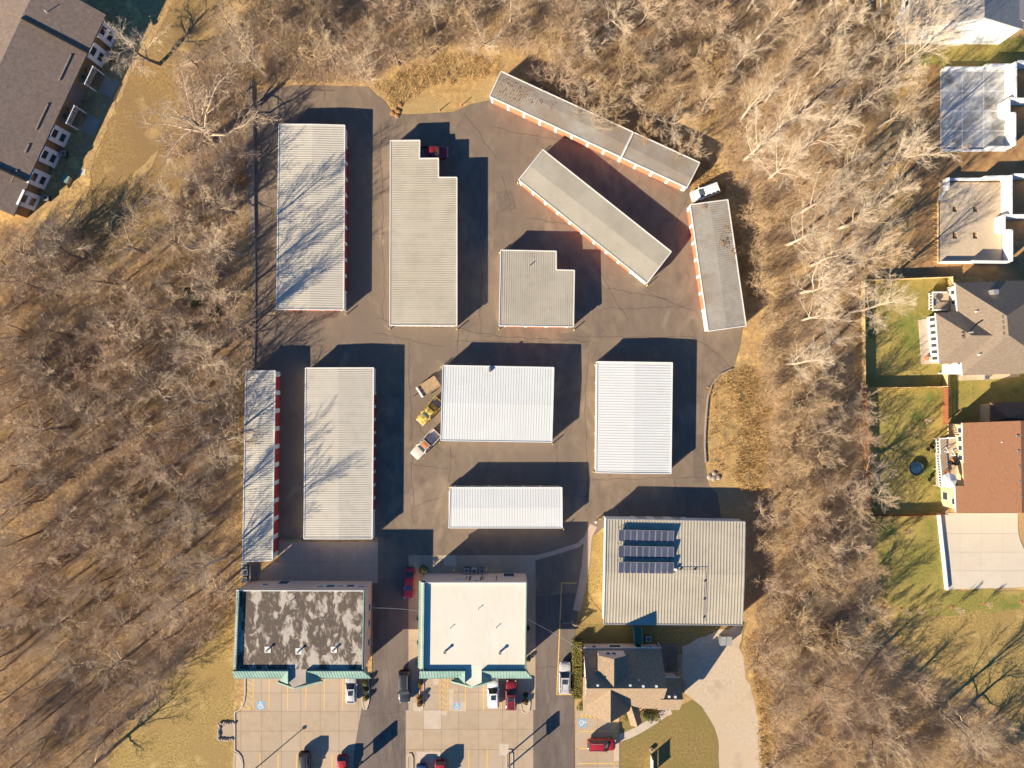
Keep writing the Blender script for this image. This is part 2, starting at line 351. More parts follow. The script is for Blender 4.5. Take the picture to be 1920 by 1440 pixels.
sheet('dirt_lot', [(1690,318),(1735,215),(1742,118),(1765,98),(2100,100),(2100,522),(1790,522),(1688,516),(1722,400)], 0.0310, M['dirt'], .6, seed=15)
sheet('lawn', [(1680,92),(1880,74),(2100,60),(2100,112),(1760,126),(1695,118)], 0.0330, M['lawn_green'], .4, seed=16)
asph = sheet('storage_lot_asphalt', [(480,176),(505,165),(560,160),(690,163),(705,178),(722,190),(737,213),(760,215),(790,214),(850,210),(880,196),(918,188),
  (1000,150),(1300,330),(1292,362),(1296,392),(1330,600),(1394,600),(1388,645),(1376,690),(1352,702),(1334,722),(1325,760),(1321,800),(1320,850),(1323,880),(1329,912),(1345,925),(1352,970),
  (1130,990),(1118,1002),(1101,1006),(1098,1060),(1086,1110),(1078,1160),(1003,1160),(1003,1044),(766,1044),(766,1120),(704,1120),(709,1088),(709,1012),(525,1012),(500,1050),(458,1050),(462,692),(478,688),(478,300)], .036, M['asphalt'])
sheet('driveway', [(702,1085),(768,1085),(768,1331),(761,1331),(761,1560),(658,1560),(664,1410),(678,1329),(688,1260),(698,1110)], .040, M['asphalt_drive'])
sheet('driveway', [(1002,1120),(1086,1110),(1078,1200),(1076,1330),(1079,1560),(999,1560),(999,1331),(1003,1270)], .040, M['asphalt_drive'])

def crack_path(a, b, seed, wob=6):
    rr = random.Random(seed); n = max(3, int(math.dist(a, b)/9)); o = 0; out = []
    for i in range(n+1):
        t = i/n; o = o*0.7+rr.uniform(-wob, wob)*0.4
        out.append(P2(a[0]+(b[0]-a[0])*t+o*(b[1]-a[1])/math.dist(a,b), a[1]+(b[1]-a[1])*t-o*(b[0]-a[0])/math.dist(a,b)))
    return out
cm = MB()
for i, (a, b) in enumerate([((858,615),(858,690)),((912,630),(1110,640)),((705,600),(930,625)),((715,230),(718,600)),((905,310),(900,625)),((870,215),(930,300)),((925,240),(1080,270)),((1110,480),(1180,600)),
   ((1140,540),(1250,560)),((1080,630),(1310,632)),((1110,900),(1330,895)),((845,835),(842,905)),((770,780),(830,850)),((1045,835),(1040,905)),((775,950),(835,930)),((770,870),(840,880)),((1265,900),(1275,960)),
   ((1310,640),(1375,690)),((1300,740),(1320,745)),((940,330),(960,400)),((985,410),(1100,430)),((1290,370),(1255,440)),((1180,300),(1280,370)),((1100,660),(1100,960)),((765,640),(775,980)),((700,625),(830,650)),
   ((1200,540),(1310,590)),((1130,580),(1290,575)),((1040,1060),(1030,1150)),((720,1150),(740,1420)),((1030,1210),(1025,1420)),((1000,1250),(1075,1245)),((672,1340),(755,1335)),((850,640),(1060,645)),((1010,930),(1100,930))]):
    strip(cm, crack_path(a, b, i), .055, .0445)
tag(cm.build('sealed_crack', M['crack'], asph), kind='stuff')
pm = [((930,360),(960,356),(968,392),(938,398)), ((1053,625),(1090,625),(1090,640),(1053,641)), ((1300,815),(1320,815),(1320,905),(1300,905))]
for q in pm:
    MB().face(*[(*P2(*p), .0405) for p in q]).build('asphalt_patch', M['patch'], asph)
def lot(name, pts, xs, ys, m, z=.044, new=(), base_m=None):
    o = sheet(name, pts, z, base_m or M['joint']); pl = px_poly(pts); g = .02
    for i in range(len(xs)-1):
        for j in range(len(ys)-1):
            a = P2(xs[i], ys[j]); b = P2(xs[i+1], ys[j+1])
            c = clip(pl, a[0]+g, b[0]-g, b[1]+g, a[1]-g)
            if area(c) > 0.4: MB().prism(c, z, z+.014).build('slab', M['concrete_new'] if (i, j) in new else m, o)
    return o
ZP = .066
lotA = lot('parking_lot', [(459,1262),(690,1262),(690,1300),(678,1329),(664,1410),(659,1560),(452,1560),(452,1440),(449,1420),(441,1408),(441,1337),(452,1333),(458,1318),(460,1300)],
   [420,452,491,528,564,600.5,636,672,700], [1255,1299,1334,1370.5,1408,1444,1480,1520,1565], M['concrete'])
lotB = lot('parking_lot', [(766,1041),(1004,1041),(1004,1331),(1000,1331),(1000,1560),(761,1560),(761,1331),(766,1331)],
   [755,794,827.5,860,897,942,971,1006], [1035,1078,1140,1200,1262,1298,1331,1367,1405,1441,1480,1520,1565], M['concrete'], new={(1,6)})
lotC = lot('parking_lot', [(1079,1328),(1161,1328),(1161,1560),(1079,1560)], [1070,1120,1165], [1320,1371,1403,1436,1470,1510,1565], M['concrete'])
apr = lot('concrete_apron', [(522,1016),(709,1016),(708,1093),(466,1093),(524,1046)], [460,523,560,597,634,671,712], [1010,1054,1095], M['apron'], z=.042)
for o in (lotA, lotB, lotC, apr): pass
gt = MB(); strip(gt, [P2(*p) for p in ((1113,985),(1103,1005),(1098,1060),(1090,1105),(1081,1145))], 1.25, .048); tag(gt.build('gutter_strip', M['apron']), kind='structure')
sw = MB(); strip(sw, [P2(*p) for p in ((1003,1046),(1040,1036),(1084,1022),(1102,1006))], .75, .052); tag(sw.build('drain_swale', M['apron']), kind='structure')
def newslab(par, a, b, z=.062):
    MB().prism([P2(a[0],a[1]),P2(b[0],a[1]),P2(b[0],b[1]),P2(a[0],b[1])], z-.004, z).build('slab', M['concrete_new'], par)
newslab(lotB, (842,1292),(850,1332)); newslab(lotB, (850.2,1316),(874,1333)); newslab(lotB, (936,1394),(954,1416)); newslab(lotB, (775,1318),(793,1333)); newslab(lotB, (828,1332),(838,1341)); newslab(lotB, (812,1272),(823,1284)); newslab(lotB, (781,1409),(826,1440))
newslab(lotB, (832,1041),(855,1061)); newslab(lotC, (1152,1390),(1161,1426))
def line(par, a, b, wd=.13, z=ZP, name='parking_line', m='yellow'):
    mb = MB(); strip(mb, [P2(*a), P2(*b)], wd, z); return mb.build(name, M[m], par)
for x in (505.5,540,574.5,609,643.4): line(lotA, (x,1268), (x-.8,1329))
for x in (488,522,556.5,590,623): line(lotA, (x,1413), (x-1,1500))
line(lotA, (475.5,1268),(475,1329)); line(lotA, (454,1329),(475,1329)); line(lotA, (461,1268),(461,1300))
for k in range(5): line(lotA, (461,1275+k*11.5),(475,1285+k*11.5), name='hatch_line')
for x in (873,906.7,940): line(lotB, (x,1266),(x,1331))
for x in (810,844,879,913.5): line(lotB, (x,1405),(x,1500))
line(lotB, (825.3,1266),(825.3,1331)); line(lotB, (840,1266),(840,1331))
for k in range(6): line(lotB, (825.3,1268+k*11),(840,1279+k*11), name='hatch_line')
for y in (1371,1403,1431,1466): line(lotC, (1084,y),(1158,y))
for k in range(6): line(lotC, (1086+k*8,1346),(1094+k*8,1336), name='hatch_line')
for k in range(4): line(lotC, (1147,1352+k*5),(1160,1338+k*5), name='hatch_line')
line(lotC, (1086,1344),(1132,1346)); line(lotC, (1152,1362),(1152,1470))
bay = MB()
for a, b in (((1053,1092.5),(1081,1093.5)),((1053,1092),(1044,1302)),((1044,1302),(1073,1302))): strip(bay, [P2(*a), P2(*b)], .16, .046)
tag(bay.build('painted_bay', M['yellow']), kind='structure')
def wheelchair(par, px, py, s, rot=0.0, m='blue_paint'):
    c = P2(px, py); ca, sa = math.cos(rot), math.sin(rot)
    def T(x, y): return (c[0]+s*(ca*x-sa*y), c[1]+s*(sa*x+ca*y))
    q = MB().face(*[(*T(x, y), ZP) for x, y in ((-.5,-.5),(.5,-.5),(.5,.5),(-.5,.5))]).build('disabled_symbol', M[m], par)
    g = MB(); z = ZP+.004
    g.face(*[(*T(-.05+.09*math.cos(a*.628), .36+.09*math.sin(a*.628)), z) for a in range(10)])
    strip(g, [T(-.05,.26),T(-.04,-.02),T(.2,-.02),T(.3,-.3),T(.38,-.27)], .085*s, z)
    strip(g, [T(-.05,.13),T(.17,.13)], .07*s, z)
    strip(g, [T(-.02+.25*math.cos(a), -.13+.25*math.sin(a)) for a in [1.9+k*.36 for k in range(12)]], .07*s, z)
    g.build('wheelchair_mark', M['white_paint'], q)
wheelchair(lotA, 489, 1322, 1.35); wheelchair(lotB, 857, 1323.5, 1.05); wheelchair(lotC, 1092.5, 1355, 1.35, -1.57)

def kerb(pts, name='kerb', closed=False, m='concrete_new', wd=.2, h=.16):
    p = [P2(*q) for q in pts]
    if closed: p.append(p[0])
    return tag(wallstrip(MB(), p, wd, 0, h).build(name, M[m]), kind='structure')
kerb([(460,1266),(460,1300),(458,1314),(454,1325),(448,1331),(440.5,1335),(440.5,1372),(440.5,1407),(447,1411),(453,1419),(455.5,1432),(456,1500)])
def island(pts, m, name='planting_island'):
    o = tag(MB().prism(px_poly(pts), 0, .13).build(name, M[m]), kind='structure'); kerb(pts, closed=True, h=.17)
island([(681,1264),(690,1264),(693,1300),(691,1318),(687,1329),(682,1328),(679,1312)], 'gravel')
island([(787,1264),(794,1264),(794,1318),(792,1325),(787,1325)], 'mulch')
island([(979,1300),(991,1300),(994,1318),(992,1332),(985,1337),(979,1333),(976,1318)], 'gravel')
island([(764,1420),(767,1413),(771,1413),(774,1420),(774,1520),(764,1520)], 'concrete')
island([(950,1414),(953,1406),(958,1406),(961,1414),(961,1520),(950,1520)], 'concrete')
island([(440,1411),(449,1416),(453,1430),(453,1520),(439,1520)], 'gravel')
sp = MB().prism(px_poly([(413,1357),(441,1357),(441,1385),(413,1385)]), 0, .05); spo = tag(sp.build('drain_spillway', M['concrete']), kind='structure')
st = MB()
for k in range(26):
    t = k/26
    if t < .3: q = (441-28*t/.3, 1356)
    elif t < .7: q = (411, 1356+30*(t-.3)/.4)
    else: q = (411+28*(t-.7)/.3, 1386)
    x, y = P2(q[0]+R.uniform(-1.5,1.5), q[1]+R.uniform(-1.5,1.5)); st.lathe(x, y, [(.27,0),(.3,.12),(.2,.27),(.05,.33)], 6)
tag(st.build('edging_stones', M['stone'], spo), kind='stuff')
pa = MB(); strip(pa, [P2(*p) for p in ((1160,1384),(1178,1378),(1198,1368),(1215,1358),(1232,1347),(1246,1337),(1258,1332))], 1.25, .034); tag(pa.build('garden_path', M['concrete_new']), kind='structure')
# planting beds beside the offices
tag(MB().prism(px_poly([(690,1112),(698,1100),(699,1200),(697,1262),(690,1262)]), 0, .08).build('planting_bed', M['litter']), kind='structure')
pat = lot('patio_drive', [(1760,962),(1908,962),(1908,992),(1912,1012),(1920,1030),(2100,1060),(2100,1098),(1920,1101),(1775,1105)], [1750,1800,1840,1880,1920,1960,2010,2060,2110], [955,1000,1035,1070,1110], M['patio'], base_m=M['patio_joint'])
kerb([(1758,962),(1763,1010),(1768,1055),(1773,1105)], name='retaining_wall', m='siding_white', wd=.35, h=.55)
# timber edging on the east bank and the rubble at its ends
tm = thing('timber_edging', 'old timber edging along the curved grass bank at the lot\'s right edge', 'edging', P(1324,800))
for i, (a, b) in enumerate(zip([(1372,692),(1350,702),(1334,722),(1327,745),(1324,775),(1322,805),(1321,835)], [(1350,702),(1334,722),(1327,745),(1324,775),(1322,805),(1321,835),(1323,868)])):
    MB().bar(P(*a)+Vector((0,0,.12)), P(*b)+Vector((0,0,.12)), .22, .26).build('timber', M['fence_grey'], tm)
def rubble(px, py, n, sp, label, seed, m='stone'):
    rr = random.Random(seed); t = thing('rubble_pile', label, 'rubble', P(px, py))
    for k in range(n):
        c = P(px+rr.gauss(0, sp), py+rr.gauss(0, sp)); s = rr.uniform(.2,.5)
        MB().lathe(c.x, c.y, [(s,0),(s*1.05,s*.3),(s*.6,s*.6),(s*.1,s*.7)], rr.choice((5,6,7))).build('chunk', M[m], t)
rubble(1338, 893, 9, 5, 'small heap of pale debris at the foot of the right grass bank', 3)
rubble(742, 206, 9, 5, 'heap of reddish debris at the edge of the sandy bank', 4, 'leafrust')

sheet('bare_soil', [(226,383),(236,352),(256,322),(284,292),(298,284),(290,304),(270,330),(250,356),(236,380)], .040, M['lawn_bank'], .2, seed=31)
sheet('bare_soil', [(30,520),(75,400),(110,330),(150,240),(190,150),(232,60),(290,-20),(330,-20),(262,90),(215,200),(172,320),(150,420),(100,470)], .034, M['litter'], .3, seed=32)
# ---------------------------------------------------------------- storage buildings
def inset(pl, d):
    n = len(pl); out = []
    a = sum(pl[i-1][0]*pl[i][1]-pl[i][0]*pl[i-1][1] for i in range(n)); s = 1 if a > 0 else -1
    for i in range(n):
        p0, p1, p2 = Vector(pl[i-1]), Vector(pl[i]), Vector(pl[(i+1) % n])
        d1 = (p1-p0).normalized(); d2 = (p2-p1).normalized()
        n1 = Vector((-d1.y, d1.x))*s; n2 = Vector((-d2.y, d2.x))*s
        k = (n1+n2); k = k/max(.3, k.dot(n1)); out.append(tuple(p1+k*d))
    return out
DOORMESH = {}
def door_mesh(wd, ht, m):
    key = (round(wd, 2), round(ht, 2), m)
    if key not in DOORMESH:
        mb = MB(); n = 9
        vs = []; fs = []
        for k in range(n+1):
            y = -.05 if k % 2 else -.02
            vs += [(-wd/2, y, ht*k/n), (wd/2, y, ht*k/n)]
        fs = [(2*k, 2*k+1, 2*k+3, 2*k+2) for k in range(n)]
        mb.add(vs, fs); mb.box(0, -.06, 0, .08, wd, .05); mb.box(0, -.08, .9, .98, .25, .05)
        DOORMESH[key] = mb.mesh('door', M[m])
    return DOORMESH[key]
def storage(label, pts, h, rib_edge, roof, doors=(), rise=.15, pitch=.36, gable=True, trim=True, wall='wall_white', ribh=.036, trim_m='trim_white', oh=.12):
    pl = [P2(x, y, h) for x, y in pts]; n = len(pl)
    t = thing('storage_building', label, 'storage building', cen(pl), 'metal storage buildings in the fenced lot')
    e = Vector(pl[(rib_edge+1) % n])-Vector(pl[rib_edge]); u = e.normalized(); v = Vector((-u.y, u.x))
    uv = [(Vector(p).dot(u), Vector(p).dot(v)) for p in pl]
    us = [q[0] for q in uv]; vv = [q[1] for q in uv]; um = (min(us)+max(us))/2; W = max(us)-min(us)
    def zf(uu): return h + (rise*(1-abs(uu-um)/(W/2)) if gable else rise*(uu-min(us))/W)
    def W3(a, b, z): p = u*a+v*b; return (p.x, p.y, z)
    def rng(b):
        xs = []
        for i in range(n):
            (a0, b0), (a1, b1) = uv[i-1], uv[i]
            if (b0 > b) != (b1 > b): xs.append(a0+(a1-a0)*(b-b0)/(b1-b0))
        return (min(xs), max(xs)) if len(xs) > 1 else None
    mb = MB(); b = min(vv)
    while b < max(vv)-.02:
        b1 = min(b+pitch, max(vv)); r0 = rng(b+.01); r1 = rng(b1-.01); bm_ = b+(b1-b)*.72
        rc = rng((b+b1)/2)
        if rc and not (r0 and r1 and abs(r0[0]-r1[0]) < 1 and abs(r0[1]-r1[1]) < 1): r0 = r1 = rc
        if r0 and r1:
            a0 = min(r0[0], r1[0]) if abs(r0[0]-r1[0]) < .02 else None
            def cut(f):
                l = r0[0]+(r1[0]-r0[0])*f; rr_ = r0[1]+(r1[1]-r0[1])*f
                return [l]+([um] if gable and l < um < rr_ else [])+[rr_]
            A, B, C = cut(0), cut(.72), cut(1)
            if len(A) == len(B) == len(C):
                for k in range(len(A)-1):
                    mb.face(W3(A[k], b, zf(A[k])), W3(A[k+1], b, zf(A[k+1])), W3(B[k+1], bm_, zf(B[k+1])), W3(B[k], bm_, zf(B[k])))
                    mb.face(W3(B[k], bm_, zf(B[k])+ribh), W3(B[k+1], bm_, zf(B[k+1])+ribh), W3(C[k+1], b1, zf(C[k+1])+ribh), W3(C[k], b1, zf(C[k])+ribh))
                    for q, bb in ((B, bm_), (C, b1)):
                        mb.face(W3(q[k], bb, zf(q[k])), W3(q[k+1], bb, zf(q[k+1])), W3(q[k+1], bb, zf(q[k+1])+ribh), W3(q[k], bb, zf(q[k])+ribh))
        b = b1
    ro = mb.build('roof', M[roof], t)
    ip = inset(pl, oh); wm = MB()
    def split(a, c):
        ua, uc = Vector(a).dot(u), Vector(c).dot(u); pts_ = [a]
        if gable and (ua-um)*(uc-um) < 0:
            f = (um-ua)/(uc-ua); pts_.append((a[0]+(c[0]-a[0])*f, a[1]+(c[1]-a[1])*f))
        return pts_+[c]
    for i in range(n):
        q = split(ip[i], ip[(i+1) % n])
        for a, c in zip(q[:-1], q[1:]):
            wm.face((*c, 0), (*a, 0), (*a, zf(Vector(a).dot(u))-.02), (*c, zf(Vector(c).dot(u))-.02))
    wo = wm.build('wall', M[wall], t)
    if trim:
        for i in range(n):
            tb = MB(); q = split(pl[i], pl[(i+1) % n])
            for a, c in zip(q[:-1], q[1:]):
                tb.bar((*a, zf(Vector(a).dot(u))-.03), (*c, zf(Vector(c).dot(u))-.03), .14, .22)
            tb.build('roof_trim', M[trim_m], t)
    for (ei, nd, s0, s1, frac, dm) in doors:
        a, c = Vector(ip[ei]), Vector(ip[(ei+1) % n]); d = (c-a); L = d.length; d /= L; nrm = Vector((-d.y, d.x))
        dh = h-.42; step = (L-s0-s1)/nd; dw = step*frac
        hd = MB(); hd.bar((*(a+nrm*.05), h-.22), (*(c+nrm*.05), h-.22), .1, .4); hd.build('door_header', M['trim_white'], t)
        edges = [0]+[s0+step*k for k in range(nd+1)]+[L]
        rz = math.atan2(d.y, d.x)+math.pi
        for k in range(nd):
            p = a+d*(s0+step*(k+.5))+nrm*.0
            link('door', door_mesh(dw, dh, dm), t, (p.x-t.location.x, p.y-t.location.y, .02), rz)
        for k in range(nd+1):
            p = a+d*(s0+step*k)+nrm*.05; wdt = step-dw
            MB().box(p.x, p.y, 0, h-.42, wdt*(1 if 0 < k < nd else .6), .1, rz).build('pilaster', M['trim_white'], t)
    # downspouts at two corners
    for i in (0, n//2):
        p = Vector(ip[i]); c = Vector(cen(ip)[:2]); o = (p-c).normalized()*.08; q = p+o
        MB().box(q.x, q.y, 0, h-.1, .09, .09).build('downspout', M['trim_white'], t)
    return t
S = {}
S[1] = storage('long pale grey storage building with branch shadows at the lot\'s upper left corner', [(523,233),(646.5,235),(644.5,581),(519,580)], 2.2, 0, 'roof_pale', [(1,9,2.9,2.9,.82,'door_red_shaded'),(2,3,.6,.6,.85,'door_red_sunlit')])
S[2] = storage('long tan storage building whose upper right corner is stepped twice', [(732,263.7),(787.5,263.7),(786.8,297.6),(822.5,297.6),(822.5,333.3),(857,333.7),(857,611),(731,610)], 2.35, 0, 'roof_tan', [(6,8,.6,.6,.85,'door_tan')], rise=.3, gable=False)
S[3] = storage('small tan storage building with one notched corner in the middle', [(939,469),(1043,471),(1043,506),(1077,507),(1075,613),(936,611)], 2.35, 3, 'roof_tan', [(4,3,.8,.8,.85,'door_red_sunlit')], rise=.3, gable=False)
S[4] = storage('long slanted storage building against the woods, white seam across its roof', [(940,134.5),(1312,305),(1288,352),(918,180.6)], 2.5, 1, 'roof_grey', [(2,12,.3,.3,.86,'door_red_sunlit')], rise=.15)
S[5] = storage('slanted tan storage building in front of the longer slanted one', [(1018,280.7),(1258.7,472),(1213,531),(972.6,337)], 2.35, 1, 'roof_tan', [(2,9,3.0,.3,.84,'door_red_sunlit')])
S[6] = storage('grey storage building with rusty leaf patches, right of the slanted ones', [(1294,384),(1364.5,374.5),(1399,611),(1328,621)], 2.5, 0, 'roof_grey', [(3,6,3.4,.3,.84,'door_red_sunlit')], rise=.15)
S[7] = storage('narrow pale storage building with red doors along the left woods', [(461.5,696),(516,695),(511,1050),(455,1053)], 2.65, 0, 'roof_pale', [(1,10,.5,.5,.76,'door_red_shaded')], rise=.12)
S[8] = storage('long tan storage building beside the narrow one, branch shadows on its left half', [(573,690),(700.5,689.6),(698,1010),(570,1010)], 2.5, 0, 'roof_pale', [(1,9,4.0,4.0,.80,'door_red_shaded')])
S[9] = storage('white-roofed storage building that the old pickups and trailer are parked against', [(830.5,685),(1038.5,689),(1034.7,829),(826.7,826)], 2.5, 1, 'roof_white', [], pitch=.42, trim_m='roof_white', ribh=.026)
S[10] = storage('white-roofed storage building nearest the curved grass bank', [(1119.5,678),(1260.6,680),(1258,888),(1117.5,886)], 2.5, 0, 'roof_white', [(3,6,.5,.5,.86,'door_tan')], pitch=.42, ribh=.026)
S[11] = storage('low narrow white-roofed storage building behind the cream-roofed office', [(844,914),(1053.6,914),(1054,989.7),(841.7,989.6)], 2.45, 1, 'roof_white', [(0,6,.5,.5,.86,'door_tan')], pitch=.42, rise=.12, ribh=.026)
# white seam where the slanted building steps
a, b = P(1187.5,248,2.92), P(1160.5,304,2.62)
mid = (P(1187.5,248,2.5)+P(1160.5,304,2.5))/2; mid.z = 2.76
sb = MB(); sb.bar(P(1187.5,248,2.58), mid, .3, .14); sb.bar(mid, P(1160.5,304,2.58), .3, .14); sb.build('roof_seam', M['trim_white'], S[4])
# vent and small marks
v = MB(); c = P(918,693,2.7); v.box(c.x, c.y, 2.55, 2.95, .28, .75); v.build('roof_vent', M['pipe_grey'], S[9])
v = MB(); c = P(993,498,2.55); v.cyl(c.x, c.y, 2.45, 2.9, .08, 8); v.build('roof_vent', M['pipe_grey'], S[3])

# warehouse with the solar panels
t = storage('large tan metal warehouse carrying three rows of solar panels', [(1136.5,973),(1397,978),(1391.7,1172),(1132.5,1170)], 3.1, 1, 'roof_tan', [(0,3,4.5,9.0,.55,'door_tan')], rise=.3, pitch=.48, ribh=.055, trim_m='galvan')
t['category'] = 'warehouse'; t.name = 'warehouse'; del t['group']; BASE[t.name] = tuple(t.location)
WH = t
def whz(y):  # roof height of the warehouse at world y
    y0 = P(0,1172,3.1).y; y1 = P(0,975,3.1).y; m = (y0+y1)/2
    return 3.1+.3*(1-abs(y-m)/((y1-y0)/2))
for r, (label, q) in enumerate([('top row of nine solar panels on the tan warehouse roof', ((1160.4,994),(1265.4,996.3),(1264.3,1017.6),(1160,1015))),
                ('middle row of nine solar panels on the tan warehouse roof', ((1160,1024),(1264.7,1026.3),(1264.3,1048),(1159.5,1046))),
                ('bottom row of nine solar panels, a conduit running from its right end', ((1160,1054),(1264.3,1055.3),(1263.3,1076),(1159.2,1074.7)))]):
    NW, NE, SE, SW = [P(x, y, z) for (x, y), z in zip(q, (4.15,4.15,3.75,3.75))]
    zS = whz((SW.y+SE.y)/2)+.16; zN = whz((NW.y+NE.y)/2)+.68
    NW.z = NE.z = zN; SW.z = SE.z = zS
    t = thing('solar_array', label, 'solar panels', (NW+NE+SE+SW)/4*1.0, 'solar panel rows on the warehouse'); 
    for k in range(9):
        f0, f1 = k/9, (k+1)/9; g = .012
        A = NW.lerp(NE, f0+g/2); B = NW.lerp(NE, f1-g/2); C = SW.lerp(SE, f1-g/2); D = SW.lerp(SE, f0+g/2)
        nn = (B-A).cross(D-A).normalized(); nn = nn if nn.z > 0 else -nn
        o = MB().add([A, B, C, D]+[p-nn*.04 for p in (A,B,C,D)], [(3,2,1,0),(4,5,6,7),(0,1,5,4),(1,2,6,5),(2,3,7,6),(3,0,4,7)]).build('panel', M['solar'], t)
        fr = MB(); 
        for p, q2 in ((A,B),(B,C),(C,D),(D,A)): fr.bar(p, q2, .04, .05)
        fr.build('panel_frame', M['grey_metal'], o)
    rk = MB()
    for k in (0, 3, 6, 9):
        p = NW.lerp(NE, k/9); q2 = SW.lerp(SE, k/9)
        for z in (p, q2): rk.bar((z.x, z.y, whz(z.y)-.03), (z.x, z.y, z.z-.05), .05)
        rk.bar(p-Vector((0,0,.07)), q2-Vector((0,0,.07)), .05)
    rk.build('rack', M['galvan'], t)
t = thing('roof_conduit', 'thin dark conduit on supports bent across the warehouse roof', 'conduit', P(1300,1075,3.6))
pp = [P(1266,1068,3.9), P(1324,1068,3.9), P(1322,1110,3.9), P(1320.5,1168,3.5)]
for p in pp: p.z = whz(p.y)+.22
MB().tube(pp, [.04]*4, 5, True).build('pipe', M['dark_metal'], t)
for x, y in ((1276,1068),(1303,1068),(1322,1090),(1321.5,1124),(1320.8,1159)):
    p = P(x, y, 3.6); p.z = whz(p.y); MB().box(p.x, p.y, p.z, p.z+.18, .25, .2).build('support_block', M['black'], t)
p = P(1266.5,1068,3.8); z = whz(p.y); MB().box(p.x, p.y, z, z+.5, .4, .35).build('junction_box', M['trim_white'], t)

# yellow guard posts at the building corners
bm = MB().lathe(0, 0, [(.13,0),(.13,.02),(.085,.03),(.085,1.0),(.065,1.06),(.02,1.09)], 10)
bme = bm.mesh('post', M['bollard']); bcap = MB().lathe(0, 0, [(.089,.82),(.089,.9)], 10).mesh('band', M['white_paint'])
for (x, y), lb in [((650,590),'the lower right corner of the long pale grey building'),((517,588),'the lower left corner of the long pale grey building'),((732,617),'the lower left corner of the twice-stepped building'),((858,618),'the lower right corner of the twice-stepped building'),
   ((936,618),'the lower left corner of the small notched building'),((1076,619),'the lower right corner of the small notched building'),((937,475),'the upper left corner of the small notched building'),((971,345),'the left corner of the slanted tan building'),((1012,290),'the top corner of the slanted tan building'),((1212,536),'the bottom corner of the slanted tan building'),
   ((828,688),'the upper left corner of the building the pickups are parked at'),((825,829),'the lower left corner of the building the pickups are parked at'),((1036,832),'the lower right corner of the building the pickups are parked at'),((1115,684),'the upper left corner of the white building by the grass bank'),((1113,884),'the lower left corner of the white building by the grass bank'),
   ((843,912),'the upper left corner of the low narrow white building'),((1056,990),'the lower right corner of the low narrow white building'),((1124,972),'the upper left corner of the warehouse')]:
    t = thing('guard_post', 'yellow guard post at '+lb, 'bollard', P(x, y, 0), 'yellow guard posts at building corners')
    link('post', bme, t); link('band', bcap, t)
t = thing('hose_stand', 'small white standpipe by the warehouse\'s upper left corner', 'standpipe', P(1116,977))
c = P(1116,977); MB().cyl(c.x, c.y, 0, .9, .06, 8).build('pipe', M['trim_white'], t); MB().lathe(c.x, c.y, [(.16,.86),(.2,.95),(.12,1.02)], 8).build('cap', M['trim_white'], t)
# ---------------------------------------------------------------- helpers for house walls
def window(par, p, d, z, wd, ht, frame='trim_white', panes=2, vertical=True):
    """window centred at p (2D) on a wall running along unit vector d; outward normal is left of d"""
    d = Vector(d); n = Vector((-d.y, d.x)); p = Vector(p); a = math.atan2(d.y, d.x)
    f = MB()
    for s in (-1, 1):
        q = p+d*s*(wd/2)+n*.03; f.box(q.x, q.y, z, z+ht, .09, .1, a)
    for zz in (z-.04, z+ht-.05):
        q = p+n*.03; f.box(q.x, q.y, zz, zz+.09, wd+.09, .11, a)
    fo = f.build('window', M[frame], par)
    for k in range(panes):
        if vertical: q = p+n*.02; MB().box(q.x, q.y, z+.05+k*(ht-.1)/panes+.02, z+.05+(k+1)*(ht-.1)/panes-.02, wd-.09, .03, a).build('pane', M['pane'], fo)
        else:
            q = p+n*.02+d*((k+.5)/panes-.5)*(wd-.1); MB().box(q.x, q.y, z+.05, z+ht-.05, (wd-.1)/panes-.05, .03, a).build('pane', M['pane'], fo)
    return fo
def wall_faces(mb, pl, z0, z1):
    return mb.prism(pl, z0, z1)
def ac_unit(px, py, label, s=.85, h=.8, z=0.04, group='outdoor air conditioning units', m='grey_metal'):
    c = P(px, py, .4); t = thing('air_conditioner', label, 'air conditioner', (c.x, c.y, z), group)
    MB().box(c.x, c.y, z, z+h*.93, s, s).build('cabinet', M[m], t)
    f = MB(); 
    for k in range(20):
        a0 = k*.314159; a1 = a0+.314159
        f.face(*[(c.x+r*math.cos(a), c.y+r*math.sin(a), z+h) for r, a in ((s*.42,a0),(s*.42,a1),(s*.36,a1),(s*.36,a0))])
    f.box(c.x, c.y, z+h*.93, z+h*.97, s*1.04, s*1.04)
    f.build('top_grille', M['galvan'], t); MB().cyl(c.x, c.y, z+h*.975, z+h*.99, s*.35, 14).build('fan_opening', M['black'], t)
    b = MB()
    for k in range(4):
        a = k*.7854; dx, dy = math.cos(a)*s*.33, math.sin(a)*s*.33; b.bar((c.x-dx,c.y-dy,z+h*1.01),(c.x+dx,c.y+dy,z+h*1.01), .03)
    b.build('fan_guard', M['grey_metal'], t)
    return t
def roof_pipe(par, px, py, zr, h, r, m='pipe_grey', pad=None):
    c = P(px, py, zr)
    if pad: MB().box(c.x, c.y, zr, zr+.05, pad, pad).build('pipe_pad', M['trim_white'], par)
    o = MB().cyl(c.x, c.y, zr, zr+h, r, 9); o.cyl(c.x, c.y, zr+h, zr+h+.08, r*1.5, 9); o.build('roof_pipe', M[m], par)

